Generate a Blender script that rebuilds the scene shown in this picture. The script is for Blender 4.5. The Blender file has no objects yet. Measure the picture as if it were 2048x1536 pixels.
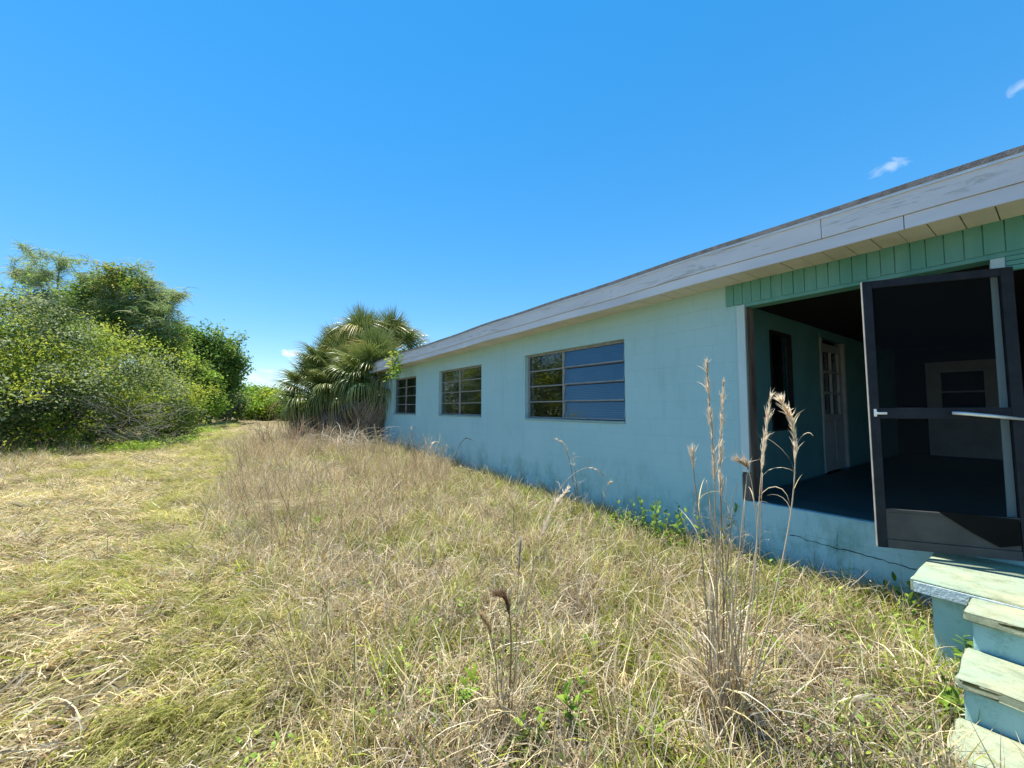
import bpy, bmesh, math, random
import numpy as np
from mathutils import Vector, Matrix, noise as mnoise

random.seed(7); rng = np.random.default_rng(7)
R = math.radians
scene = bpy.context.scene
COL = scene.collection

# ------------------------------------------------------------------ camera
EYE = Vector((0.0, 0.0, 1.55)); YAW = R(35.8); PITCH = R(3.36); FPX = 800.0
cd = bpy.data.cameras.new('camera'); cam = bpy.data.objects.new('camera', cd); COL.objects.link(cam)
cam.location = EYE; cam.rotation_euler = (R(90) + PITCH, 0, -YAW)
cd.sensor_width = 36.0; cd.lens = FPX / 2048 * 36; cd.clip_start = 0.05; cd.clip_end = 6000
scene.camera = cam
scene.render.resolution_x = 1024; scene.render.resolution_y = 768

# ------------------------------------------------------------------ sky and sun
SUN_EL = R(71); SUN_AZ = R(-13)           # azimuth from +Y towards +X
TO_SUN = Vector((math.sin(SUN_AZ) * math.cos(SUN_EL), math.cos(SUN_AZ) * math.cos(SUN_EL), math.sin(SUN_EL)))
sl = bpy.data.lights.new('sun', 'SUN'); sl.energy = 5.0; sl.angle = R(0.53); sl.color = (1.0, 0.95, 0.87)
so = bpy.data.objects.new('sun', sl); COL.objects.link(so); so.location = (0, 0, 30)
so.rotation_euler = TO_SUN.to_track_quat('Z', 'Y').to_euler()
scene.view_settings.view_transform = 'Standard'; scene.view_settings.look = 'None'
scene.view_settings.gamma = 1.0; scene.view_settings.exposure = 1.0; scene.view_settings.use_curve_mapping = False

def ray(px, py):
    v = Vector(((px - 1024) / FPX, (768 - py) / FPX, -1.0))
    return (cam.rotation_euler.to_matrix() @ v).normalized()
def at_depth(px, py, d):
    v = Vector(((px - 1024) / FPX, (768 - py) / FPX, -1.0)) * d
    return EYE + cam.rotation_euler.to_matrix() @ v
def at_z(px, py, z):
    r = ray(px, py); return EYE + r * ((z - EYE.z) / r.z)
def at_x(px, py, x):
    r = ray(px, py); return EYE + r * (x / r.x)

world = bpy.data.worlds.new('World'); scene.world = world; world.use_nodes = True
wn = world.node_tree; wn.nodes.clear()
def wnode(t, **k):
    n = wn.nodes.new(t)
    for a, b in k.items(): setattr(n, a, b)
    return n
sky = wnode('ShaderNodeTexSky', sky_type='NISHITA', sun_disc=False, sun_elevation=SUN_EL, sun_rotation=SUN_AZ,
            air_density=0.8, dust_density=0.0, ozone_density=3.0, altitude=0.0)
# the phone's rendering of a clear sky: even in brightness and strongly blue, the same in every direction
pre = wnode('ShaderNodeMixRGB', blend_type='MULTIPLY'); pre.inputs[0].default_value = 1; pre.inputs[2].default_value = (.2, .2, .2, 1)
wn.links.new(sky.outputs[0], pre.inputs[1])
gam = wnode('ShaderNodeGamma'); gam.inputs[1].default_value = 0.5; wn.links.new(pre.outputs[0], gam.inputs[0])
hsv = wnode('ShaderNodeHueSaturation'); hsv.inputs['Saturation'].default_value = 2.0
hsv.inputs['Hue'].default_value = 0.5; hsv.inputs['Value'].default_value = 5.0
wn.links.new(gam.outputs[0], hsv.inputs['Color'])
tc = wnode('ShaderNodeTexCoord')
nz = wnode('ShaderNodeTexNoise'); nz.inputs['Scale'].default_value = 38; nz.inputs['Detail'].default_value = 6
nz.inputs['Distortion'].default_value = 1.4
wn.links.new(tc.outputs['Generated'], nz.inputs['Vector'])
prev = hsv.outputs[0]
def wmath(op, a, b=None, clamp=False):
    n = wnode('ShaderNodeMath', operation=op, use_clamp=clamp)
    for i, s in enumerate((a, b)):
        if s is None: continue
        if isinstance(s, (int, float)): n.inputs[i].default_value = s
        else: wn.links.new(s, n.inputs[i])
    return n.outputs[0]
def wdot(v):
    n = wnode('ShaderNodeVectorMath', operation='DOT_PRODUCT'); wn.links.new(tc.outputs['Generated'], n.inputs[0])
    n.inputs[1].default_value = v; return n.outputs['Value']
# small fair-weather clouds: centre pixel, half width, half height (as angles), tilt, opacity
for (px, py, a, b, tilt, op) in [(588, 706, .036, .013, 0, .9), (1783, 332, .036, .015, .22, .30), (2042, 172, .024, .013, .5, .28),
                                 (505, 757, .06, .013, 0, .34), (540, 742, .035, .007, 0, .3), (545, 782, .09, .010, 0, .25),
                                 (-160, 700, .16, .05, 0, .8), (330, 800, .2, .02, 0, .3)]:
    c = ray(px, py); rt = c.cross(Vector((0, 0, 1))).normalized(); up = rt.cross(c).normalized()
    rt2 = rt * math.cos(tilt) + up * math.sin(tilt); up2 = up * math.cos(tilt) - rt * math.sin(tilt)
    u = wmath('POWER', wmath('ABSOLUTE', wmath('DIVIDE', wdot(rt2), a)), 2.0)
    v = wmath('POWER', wmath('ABSOLUTE', wmath('DIVIDE', wdot(up2), b)), 2.0)
    rad = wmath('SQRT', wmath('ADD', u, v))
    m = wmath('SUBTRACT', wmath('MULTIPLY', nz.outputs['Fac'], 2.0), wmath('ADD', rad, .25))
    m = wmath('MULTIPLY', m, 1.3, clamp=True)
    m = wmath('MULTIPLY', wmath('MULTIPLY', m, wmath('GREATER_THAN', wdot(c), 0.2)), op)
    mx = wnode('ShaderNodeMixRGB'); wn.links.new(m, mx.inputs[0]); wn.links.new(prev, mx.inputs[1])
    mx.inputs[2].default_value = (5.6, 5.9, 6.2, 1); prev = mx.outputs[0]
bg = wnode('ShaderNodeBackground'); bg.inputs['Strength'].default_value = 0.11
wo = wnode('ShaderNodeOutputWorld'); wn.links.new(prev, bg.inputs[0]); wn.links.new(bg.outputs[0], wo.inputs[0])

# ------------------------------------------------------------------ materials
MATS = {}
class NT:
    def __init__(s, name):
        s.m = bpy.data.materials.new(name); s.m.use_nodes = True; s.t = s.m.node_tree; s.t.nodes.clear()
        s.out = s.n('ShaderNodeOutputMaterial')
        MATS[name] = s.m
    def n(s, t, ins=None, **k):
        nd = s.t.nodes.new(t)
        for a, b in k.items(): setattr(nd, a, b)
        if ins:
            for key, v in ins.items():
                sock = nd.inputs[key]
                if isinstance(v, bpy.types.NodeSocket): s.t.links.new(v, sock)
                else: sock.default_value = v
        return nd
    def pos(s, scale=(1, 1, 1)):
        g = s.n('ShaderNodeNewGeometry'); mp = s.n('ShaderNodeMapping', {'Vector': g.outputs['Position'], 'Scale': scale}); return mp.outputs[0]
    def noise(s, scale, detail=4, vec=None, rough=.6, dist=0):
        return s.n('ShaderNodeTexNoise', {'Vector': vec if vec else s.pos(), 'Scale': scale, 'Detail': detail, 'Roughness': rough, 'Distortion': dist}).outputs['Fac']
    def ramp(s, fac, stops):
        r = s.n('ShaderNodeValToRGB', {'Fac': fac}); e = r.color_ramp.elements
        while len(e) < len(stops): e.new(0.5)
        for el, (p, c) in zip(e, stops):
            el.position = p; el.color = (*c, 1) if not isinstance(c, (int, float)) else (c, c, c, 1)
        return r.outputs[0]
    def mix(s, fac, a, b, blend='MIX'):
        n = s.n('ShaderNodeMixRGB', blend_type=blend)
        for i, v in enumerate((fac, a, b)):
            if isinstance(v, bpy.types.NodeSocket): s.t.links.new(v, n.inputs[i])
            elif isinstance(v, (int, float)): n.inputs[i].default_value = v if i == 0 else (v, v, v, 1)
            else: n.inputs[i].default_value = (*v, 1)
        return n.outputs[0]
    def bump(s, h, strength=.3, dist=.01):
        return s.n('ShaderNodeBump', {'Height': h, 'Strength': strength, 'Distance': dist}).outputs[0]
    def done(s, color, rough=.6, normal=None, metallic=0, spec=.4):
        p = s.n('ShaderNodeBsdfPrincipled', {'Roughness': rough, 'Metallic': metallic, 'Specular IOR Level': spec})
        if isinstance(color, bpy.types.NodeSocket): s.t.links.new(color, p.inputs['Base Color'])
        else: p.inputs['Base Color'].default_value = (*color, 1)
        if normal: s.t.links.new(normal, p.inputs['Normal'])
        s.t.links.new(p.outputs[0], s.out.inputs[0]); return s.m

def simple(name, c1, c2, scale=6, rough=.6, bump=.2, bscale=60, metallic=0, dist=.004, spec=.4, stretch=(1, 1, 1)):
    t = NT(name); p = t.pos(stretch)
    f = t.ramp(t.noise(scale, 5, p), [(.35, 0), (.65, 1)])
    c = t.mix(f, c1, c2)
    return t.done(c, rough, t.bump(t.noise(bscale, 3, p), bump, dist), metallic, spec)

# painted block wall: aqua paint, faint coursing, mildew near the ground, streaks under the openings
t = NT('wall_paint'); p = t.pos()
f = t.ramp(t.noise(.9, 6, p), [(.3, 0), (.7, 1)])
c = t.mix(f, (.36, .60, .64), (.42, .65, .69))
c = t.mix(t.ramp(t.noise(5, 5, t.pos((1, 1, .22))), [(.56, 0), (.75, .45)]), c, (.30, .52, .54))
sep = t.n('ShaderNodeSeparateXYZ', {'Vector': p})
low = t.n('ShaderNodeMapRange', {'Value': sep.outputs['Z'], 'From Min': .1, 'From Max': .95, 'To Min': .95, 'To Max': 0}).outputs[0]
mil = t.ramp(t.noise(3.2, 6, t.pos((1, 1, .6)), .7), [(.48, 0), (.66, 1)])
mf = t.n('ShaderNodeMath', {0: low, 1: mil}, operation='MULTIPLY').outputs[0]
c = t.mix(mf, c, (.10, .24, .20))
chip = t.ramp(t.noise(22, 4, p, .75), [(.70, 0), (.73, .7)])
c = t.mix(chip, c, (.42, .55, .53))
br = t.n('ShaderNodeTexBrick', {'Vector': t.n('ShaderNodeMapping', {'Vector': t.n('ShaderNodeCombineXYZ', {'X': sep.outputs['Y'], 'Y': sep.outputs['Z']}).outputs[0]}).outputs[0],
     'Scale': 1.0, 'Mortar Size': .004, 'Mortar Smooth': .6, 'Brick Width': .405, 'Row Height': .203})
c = t.mix(t.ramp(t.noise(1.0, 6, t.pos((1, 9, .35)), .7), [(.58, 0), (.74, .38)]), c, (.20, .33, .32))
c = t.mix(t.n('ShaderNodeMath', {0: br.outputs['Fac'], 1: .16}, operation='MULTIPLY').outputs[0], c, (.20, .36, .37))
hh = t.mix(.45, t.noise(70, 6, p, .75), br.outputs['Fac'], 'SUBTRACT')
t.done(c, .68, t.bump(hh, .42, .012), spec=.25)

simple('trim_paint', (.42, .58, .60), (.54, .68, .70), 7, .6, .25, 40, stretch=(1, 1, .15))
simple('siding_paint', (.085, .29, .255), (.14, .36, .325), 5, .6, .35, 50, stretch=(1, 1, .12))
# peeling fascia
t = NT('fascia_paint'); p = t.pos((1, .25, 1))
c = t.mix(t.ramp(t.noise(3, 5, p), [(.3, 0), (.7, 1)]), (.60, .60, .635), (.72, .72, .74))
peel = t.ramp(t.noise(4.5, 8, t.pos((1, .35, 2.6)), .72, .8), [(.57, 0), (.61, 1)])
c = t.mix(t.n('ShaderNodeMath', {0: peel, 1: .8}, operation='MULTIPLY').outputs[0], c, (.47, .465, .46))
c = t.mix(t.ramp(t.noise(30, 4, t.pos((1, .15, 3)), .7), [(.64, 0), (.69, .8)]), c, (.22, .21, .20))
t.done(c, .65, t.bump(t.mix(.5, t.noise(60, 4, t.pos((1, .08, 1))), peel), .45, .006))
simple('fascia_trim', (.60, .60, .63), (.72, .72, .74), 3, .5, .12, 30, stretch=(1, .3, 1))
simple('soffit_paint', (.56, .545, .48), (.66, .64, .58), 2.5, .6, .1, 40)
simple('shingle', (.10, .10, .105), (.20, .20, .20), 14, .9, .7, 120, dist=.01)
simple('drip_metal', (.62, .63, .64), (.72, .72, .72), 6, .4, .05, 40, metallic=.3)
simple('window_metal', (.23, .235, .23), (.34, .34, .33), 9, .5, .15, 60, metallic=.35)
simple('sill_paint', (.22, .38, .37), (.30, .46, .45), 7, .6, .2, 50)
simple('rotten_wood', (.08, .06, .048), (.20, .165, .14), 14, .85, .6, 60, stretch=(1, 1, .15))
simple('door_dark', (.012, .015, .021), (.022, .026, .034), 9, .6, .25, 60, spec=.2)
simple('door_edge', (.30, .29, .26), (.42, .40, .36), 9, .5, .2, 60)
simple('kick_panel', (.05, .05, .05), (.075, .073, .07), 6, .7, .2, 60)
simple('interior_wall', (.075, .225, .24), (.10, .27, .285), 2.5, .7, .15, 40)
simple('interior_dark', (.006, .006, .006), (.011, .011, .010), 3, .8, .1, 40)  # near black: shade inside the porch and rooms put into the colour
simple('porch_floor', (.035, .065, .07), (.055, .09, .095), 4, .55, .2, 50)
simple('white_door', (.27, .30, .31), (.33, .36, .36), 5, .5, .1, 40)
simple('blind_slat', (.17, .19, .23), (.22, .24, .28), 5, .5, .05, 40)
simple('rod_metal', (.75, .75, .72), (.85, .84, .8), 9, .35, .1, 60, metallic=.4)
simple('crack', (.03, .05, .05), (.05, .07, .07), 9, .9, .1, 60)
# concrete steps
t = NT('step_top'); p = t.pos()
c = t.mix(t.ramp(t.noise(2.2, 6, p), [(.35, 0), (.65, 1)]), (.42, .42, .26), (.28, .40, .30))
c = t.mix(t.ramp(t.noise(8, 12, t.pos((1.2, .8, 1)), .82), [(.47, 0), (.68, .8)]), c, (.13, .15, .075))
c = t.mix(t.ramp(t.noise(70, 4, p, .7), [(.6, 0), (.75, .5)]), c, (.46, .48, .40))
t.done(c, .85, t.bump(t.noise(38, 8, p, .8), .9, .012))
t = NT('step_riser'); p = t.pos()
c = t.mix(t.ramp(t.noise(3, 6, p), [(.35, 0), (.65, 1)]), (.31, .53, .52), (.40, .60, .60))
c = t.mix(t.ramp(t.noise(5, 9, p, .78), [(.52, 0), (.68, .8)]), c, (.16, .31, .28))
c = t.mix(t.ramp(t.noise(13, 8, p, .8), [(.62, 0), (.66, .7)]), c, (.52, .62, .60))
t.done(c, .75, t.bump(t.noise(50, 6, p, .7), .5, .006))
simple('step_edge', (.48, .58, .58), (.62, .70, .70), 12, .8, .9, 55, dist=.008)

# window glass: thin, mostly mirror at a glance, dark room behind
t = NT('window_glass')
gl = t.n('ShaderNodeBsdfGlossy', {'Roughness': .015, 'Color': (.92, .95, 1, 1)}); tr = t.n('ShaderNodeBsdfTransparent', {'Color': (.66, .72, .76, 1)})
wv = t.bump(t.noise(1.7, 2), .05, .02); t.t.links.new(wv, gl.inputs['Normal'])
fr = t.n('ShaderNodeFresnel', {'IOR': 1.85})
f1 = t.n('ShaderNodeMath', {0: fr.outputs[0], 1: .02}, operation='ADD').outputs[0]
bf = t.n('ShaderNodeMath', {0: 1.0, 1: t.n('ShaderNodeNewGeometry').outputs['Backfacing']}, operation='SUBTRACT').outputs[0]   # a thin pane reflects once
f2 = t.n('ShaderNodeMath', {0: f1, 1: bf}, operation='MULTIPLY').outputs[0]
ms = t.n('ShaderNodeMixShader', {0: f2, 1: tr.outputs[0], 2: gl.outputs[0]}); t.t.links.new(ms.outputs[0], t.out.inputs[0])
t = NT('insect_screen')
df = t.n('ShaderNodeBsdfDiffuse', {'Color': (.012, .014, .016, 1)}); tr = t.n('ShaderNodeBsdfTransparent')
ms = t.n('ShaderNodeMixShader', {0: .27, 1: tr.outputs[0], 2: df.outputs[0]}); t.t.links.new(ms.outputs[0], t.out.inputs[0])

# foliage: colour from the mesh's own leaf colours, light passes through
def foliage(name, trans=.35, rough=.55, spec=.25, vary=.25):
    t = NT(name); a = t.n('ShaderNodeAttribute', attribute_name='Col')
    oi = t.n('ShaderNodeObjectInfo')
    val = t.n('ShaderNodeMapRange', {'Value': oi.outputs['Random'], 'To Min': 1 - vary, 'To Max': 1 + vary}).outputs[0]
    h = t.n('ShaderNodeHueSaturation', {'Color': a.outputs['Color'], 'Value': val}).outputs[0]
    pr = t.n('ShaderNodeBsdfPrincipled', {'Base Color': h, 'Roughness': rough, 'Specular IOR Level': spec})
    tl = t.n('ShaderNodeBsdfTranslucent', {'Color': h})
    ms = t.n('ShaderNodeMixShader', {0: trans, 1: pr.outputs[0], 2: tl.outputs[0]})
    t.t.links.new(ms.outputs[0], t.out.inputs[0]); return t.m
foliage('leaf', .48, .55, .15, .0); foliage('grass', .33, .6, .25, .36); foliage('palm_leaf', .18, .4, .4, .18)
simple('bark', (.10, .085, .07), (.22, .20, .175), 9, .9, .6, 40, stretch=(1, 1, .3))
simple('pale_bark', (.24, .22, .19), (.36, .33, .29), 9, .9, .5, 40, stretch=(1, 1, .3))
t = NT('ground_soil'); p = t.pos()
c = t.mix(t.ramp(t.noise(.8, 6, p), [(.35, 0), (.65, 1)]), (.26, .20, .11), (.19, .165, .075))
c = t.mix(t.ramp(t.noise(14, 8, p, .75), [(.4, 0), (.7, .8)]), c, (.11, .08, .05))
c = t.mix(t.ramp(t.noise(60, 4, p, .75), [(.55, 0), (.75, .7)]), c, (.42, .35, .2))
t.done(c, .95, t.bump(t.noise(40, 8, p, .8), 1.0, .03), spec=.1)
simple('cloth_grey', (.10, .10, .12), (.30, .30, .34), 20, .8, .4, 60)
simple('pole_wood', (.10, .09, .08), (.16, .145, .13), 9, .9, .3, 40)
simple('far_white', (.6, .6, .58), (.7, .7, .68), 3, .7, .1, 30)
simple('far_roof', (.16, .15, .15), (.22, .21, .2), 3, .8, .1, 30)

# ------------------------------------------------------------------ object helpers
def link(name, me, m=None, parent=None):
    o = bpy.data.objects.new(name, me); COL.objects.link(o)
    if m and me is not None and not me.materials: me.materials.append(MATS[m])
    if parent: o.parent = parent
    return o
def tag(o, label=None, cat=None, group=None, kind=None):
    if label: o['label'] = label
    if cat: o['category'] = cat
    if group: o['group'] = group
    if kind: o['kind'] = kind
    return o
def empty(name, loc=(0, 0, 0), label=None, cat=None, group=None):
    o = bpy.data.objects.new(name, None); COL.objects.link(o); o.location = loc; o.empty_display_size = .1
    return tag(o, label, cat, group)
def box_bm(bm, x0, x1, y0, y1, z0, z1, bevel=0):
    r = bmesh.ops.create_cube(bm, size=1.0)
    for v in r['verts']:
        v.co = Vector(((x0 + x1) / 2 + v.co.x * (x1 - x0), (y0 + y1) / 2 + v.co.y * (y1 - y0), (z0 + z1) / 2 + v.co.z * (z1 - z0)))
    if bevel:
        es = list({e for v in r['verts'] for e in v.link_edges})
        bmesh.ops.bevel(bm, geom=es, offset=bevel, segments=2, profile=.6, affect='EDGES')
    return r['verts']
def from_bm(name, bm, m, parent=None, shift=None, smooth=False):
    me = bpy.data.meshes.new(name); bm.to_mesh(me); bm.free()
    if smooth:
        for pl in me.polygons: pl.use_smooth = True
    return link(name, me, m, parent)
def box(name, x0, x1, y0, y1, z0, z1, m, parent=None, bevel=.004):
    bm = bmesh.new(); box_bm(bm, x0, x1, y0, y1, z0, z1, bevel); return from_bm(name, bm, m, parent)
def prism(name, pts, y0, y1, m, parent=None, dz=lambda y: 0, n=1):
    """profile pts in (x, z) swept along y, following the sag dz(y)"""
    bm = bmesh.new(); rings = []
    for i in range(n + 1):
        y = y0 + (y1 - y0) * i / n
        rings.append([bm.verts.new((x, y, z + dz(y))) for x, z in pts])
    k = len(pts)
    for a, b in zip(rings, rings[1:]):
        for j in range(k): bm.faces.new((a[j], a[(j + 1) % k], b[(j + 1) % k], b[j]))
    bm.faces.new(rings[0][::-1]); bm.faces.new(rings[-1])
    bmesh.ops.recalc_face_normals(bm, faces=bm.faces)
    return from_bm(name, bm, m, parent)
def tube_arrays(path, radii, k=6):
    path = np.array(path, float); n = len(path); V = []; F = []
    for i in range(n):
        d = path[min(i + 1, n - 1)] - path[max(i - 1, 0)]; d /= (np.linalg.norm(d) + 1e-9)
        a = np.cross(d, (0.3, 0.9, 0.1) if abs(d[2]) > .7 else (0, 0, 1.0)); a /= (np.linalg.norm(a) + 1e-9); b = np.cross(d, a)
        for j in range(k):
            th = 2 * math.pi * j / k; V.append(path[i] + radii[i] * (a * math.cos(th) + b * math.sin(th)))
    for i in range(n - 1):
        for j in range(k):
            F.append((i * k + j, i * k + (j + 1) % k, (i + 1) * k + (j + 1) % k, (i + 1) * k + j))
    F.append(tuple(range(k))[::-1]); F.append(tuple((n - 1) * k + j for j in range(k)))
    return np.array(V), F
def tubes(name, items, m, parent=None, k=6, color=None):
    V = []; F = []; off = 0
    for path, radii in items:
        v, f = tube_arrays(path, radii, k); V.append(v); F += [tuple(i + off for i in q) for q in f]; off += len(v)
    me = bpy.data.meshes.new(name); V = np.concatenate(V); me.from_pydata(V.tolist(), [], F)
    for pl in me.polygons: pl.use_smooth = True
    if color is not None:
        ca = me.color_attributes.new('Col', 'FLOAT_COLOR', 'POINT')
        cc = np.tile(np.array([*color, 1.0], np.float32), (len(V), 1)); ca.data.foreach_set('color', cc.ravel())
    return link(name, me, m, parent)

def mesh_quads(name, V, quads, cols):
    """fast quad mesh with point colours"""
    me = bpy.data.meshes.new(name); n = len(V); q = len(quads)
    me.vertices.add(n); me.vertices.foreach_set('co', np.ascontiguousarray(V, np.float32).ravel())
    me.loops.add(q * 4); me.loops.foreach_set('vertex_index', np.ascontiguousarray(quads, np.int32).ravel())
    me.polygons.add(q); me.polygons.foreach_set('loop_start', np.arange(0, q * 4, 4, dtype=np.int32))
    me.update(calc_edges=True)
    ca = me.color_attributes.new('Col', 'FLOAT_COLOR', 'POINT')
    c4 = np.ones((n, 4), np.float32); c4[:, :3] = cols; ca.data.foreach_set('color', c4.ravel())
    return me

def ribbons(base, az, th0, th1, L, w, col0, col1, segs=4, power=1.0, shape='blade', roll=None, swing=None, colvar=.15):
    N = len(base); base = np.asarray(base, float)
    s = np.linspace(0, 1, segs + 1)
    th = th0[:, None] + (th1 - th0)[:, None] * s[None, :] ** power
    azs = az[:, None] + (swing[:, None] * s[None, :] if swing is not None else 0) * np.ones((1, segs + 1))
    d = np.stack([np.sin(th) * np.cos(azs), np.sin(th) * np.sin(azs), np.cos(th)], -1)
    step = d[:, :-1] * (L / segs)[:, None, None]
    P = np.concatenate([base[:, None, :], base[:, None, :] + np.cumsum(step, 1)], 1)
    side = np.stack([-np.sin(azs), np.cos(azs), np.zeros_like(azs)], -1)
    nrm = np.cross(d, side)
    if roll is None: roll = rng.uniform(-1.3, 1.3, N)
    side = side * np.cos(roll)[:, None, None] + nrm * np.sin(roll)[:, None, None]
    if shape == 'blade': prof = np.clip(1 - s ** 2.2, .06, 1)
    elif shape == 'leaf': prof = np.clip(np.sin(np.pi * (s * .86 + .1)) ** .8, .08, 1)
    else: prof = np.ones_like(s) * .9
    off = side * (w[:, None] * prof[None, :])[:, :, None] * .5
    V = np.stack([P - off, P + off], 2).reshape(-1, 3)
    K = (segs + 1) * 2
    q = []
    for i in range(segs): q.append([2 * i, 2 * i + 1, 2 * i + 3, 2 * i + 2])
    Q = (np.arange(N)[:, None, None] * K + np.array(q)[None]).reshape(-1, 4)
    col0 = np.asarray(col0, float); col1 = np.asarray(col1, float)
    if col0.ndim == 1: col0 = np.tile(col0, (N, 1))
    if col1.ndim == 1: col1 = np.tile(col1, (N, 1))
    cv = (1 + rng.uniform(-colvar, colvar, N))[:, None, None]
    C = (col0[:, None] * (1 - s)[None, :, None] + col1[:, None] * s[None, :, None]) * cv
    C = np.repeat(C[:, :, None, :], 2, 2).reshape(-1, 3)
    return V, Q, C
def merge(parts):
    V = []; Q = []; C = []; o = 0
    for v, q, c in parts:
        V.append(v); Q.append(q + o); C.append(c); o += len(v)
    return np.concatenate(V), np.concatenate(Q), np.concatenate(C)
def pick(cols, n, p=None):
    cols = np.array(cols, float); return cols[rng.choice(len(cols), n, p=p)]
def lerpcol(a, b, t): return np.array(a)[None] * (1 - t[:, None]) + np.array(b)[None] * t[:, None]

# ------------------------------------------------------------------ ground
def g(x, y):
    h = .30 * min(max((y - 1.2) / 12.0, 0), 1) * min(max((x + .5) / 3.0, 0), 1)
    h += .05 * mnoise.noise(Vector((x * .5, y * .5, 0))) + .03 * mnoise.noise(Vector((x * 1.7, y * 1.7, 3)))
    if x > 2.0 and y < 1.6: h *= max(0, min(1, (y - .4) / 1.2)) * .6 + .1
    return h
def axis(lo, hi, fine_lo, fine_hi, fstep):
    a = list(np.arange(fine_lo, fine_hi + 1e-6, fstep)); st = fstep; v = fine_hi
    while v < hi: st *= 1.35; v += st; a.append(v)
    st = fstep; v = fine_lo; b = []
    while v > lo: st *= 1.35; v -= st; b.append(v)
    return b[::-1] + a
xs = axis(-1500, 1500, -9, 6, .25); ys = axis(-1500, 1500, -2, 26, .25)
V = [(x, y, g(x, y)) for y in ys for x in xs]; nx = len(xs)
F = [(j * nx + i, j * nx + i + 1, (j + 1) * nx + i + 1, (j + 1) * nx + i) for j in range(len(ys) - 1) for i in range(nx - 1)]
me = bpy.data.meshes.new('ground'); me.from_pydata(V, [], F)
for pl in me.polygons: pl.use_smooth = True
tag(link('ground', me, 'ground_soil'), 'sandy soil under dry grass', 'ground', kind='structure')

# ------------------------------------------------------------------ house
W = 4.30; YN = 13.35; YS = -4.0; XB = 12.5
Y_J = 1.96                                   # porch opening's far jamb
house = empty('house', (W, 5, 0), 'low aqua painted block house with grey fascia and open porch', 'house')
house.matrix_world = Matrix.Identity(4); house.location = (0, 0, 0)
H = house
def sag(y): return -.13 * min(max((y - 3.0) / 10.3, 0), 1)
def sag_f(y): return sag(y) + .008 * math.sin(y * 1.3) + .005 * math.sin(y * 3.1 + 1)
wins = [(3.41, 5.57, 1.335, 2.465), (7.04, 9.05, 1.345, 2.44), (10.49, 12.29, 1.335, 2.425)]
# front wall: one mesh of blocks round the window openings (thickness 0.2)
bm = bmesh.new(); T = .20
def wq(y0, y1, z0, z1): box_bm(bm, W, W + T, y0, y1, z0, z1)
TOPZ = 2.86
edges = [Y_J]
for (a, b, z0, z1) in wins: edges += [a, b]
edges.append(YN)
for i in range(0, len(edges), 2): wq(edges[i], edges[i + 1], -.3, TOPZ + sag((edges[i] + edges[i + 1]) / 2) + .05)
for (a, b, z0, z1) in wins:
    wq(a, b, -.3, z0); wq(a, b, z1, TOPZ + sag((a + b) / 2) + .05)
bmesh.ops.remove_doubles(bm, verts=bm.verts, dist=1e-5)
from_bm('wall', bm, 'wall_paint', H)
box('end_wall', W + T + .001, XB, YN - T, YN - .002, -.3, 2.75, 'wall_paint', H)
box('back_wall', XB, XB + T, YS, YN, -.3, 2.75, 'wall_paint', H)
box('end_wall', W + T, XB, YS + .002, YS + T, -.3, 2.75, 'wall_paint', H)
box('porch_base_wall', W, W + T, YS, Y_J - .001, -.3, .618, 'wall_paint', H, .006)
# roof: low gable, shingled slab
xe = 3.868; ridge = 8.4
def roof_z(x): return 3.128 + (x - xe) * .17
prism('roof', [(xe, 3.090), (xe, 3.128), (ridge, roof_z(ridge)), (13.0, 3.128), (13.0, 3.09), (ridge, roof_z(ridge) - .05)], YS - .3, YN + .12, 'shingle', H, sag_f, 40)
prism('drip_edge', [(3.872, 3.070), (3.872, 3.092), (3.97, 3.092), (3.97, 3.086), (3.878, 3.086), (3.878, 3.070)], YS - .3, YN + .125, 'drip_metal', H, sag_f, 40)
# fascia boards and their lower trim, butted lengths
fb = [YN + .10, 11.6, 5.42, 1.1, YS - .3]
for a, b in zip(fb, fb[1:]):
    prism('fascia_board', [(3.884, 2.914), (3.881, 3.078), (3.93, 3.078), (3.93, 2.914)], b + .003, a - .002, 'fascia_paint', H, sag_f, 16)
fb = [YN + .10, 8.9, 5.55, .62, YS - .3]
for a, b in zip(fb, fb[1:]):
    prism('fascia_trim', [(3.893, 2.812), (3.895, 2.910), (3.915, 2.910), (3.915, 2.812)], b + .003, a - .002, 'fascia_trim', H, sag_f, 16)
# soffit: separate panels with open seams
y = YN + .08
while y > -1.6:
    w_ = .152; jz = random.uniform(-.003, .003)
    prism('soffit_panel', [(3.917, 2.826 + jz), (W - .001, 2.832 + jz), (W - .001, 2.844 + jz), (3.917, 2.838 + jz)], y - w_ + .006, y, 'soffit_paint', H, sag, 1)
    y -= w_
prism('soffit_backing', [(3.917, 2.855), (W + .1, 2.855), (W + .1, 2.87), (3.917, 2.87)], YS, YN, 'rotten_wood', H, sag, 12)
# ceiling over the rooms and porch (near black, interior shade put into its colour)
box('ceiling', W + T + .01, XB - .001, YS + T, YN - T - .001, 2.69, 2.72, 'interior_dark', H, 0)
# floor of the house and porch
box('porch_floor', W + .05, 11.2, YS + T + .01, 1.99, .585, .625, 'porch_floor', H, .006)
box('room_floor', W + T + .01, XB - .01, 2.2, YN - T - .01, .50, .6, 'interior_dark', H, 0)
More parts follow.
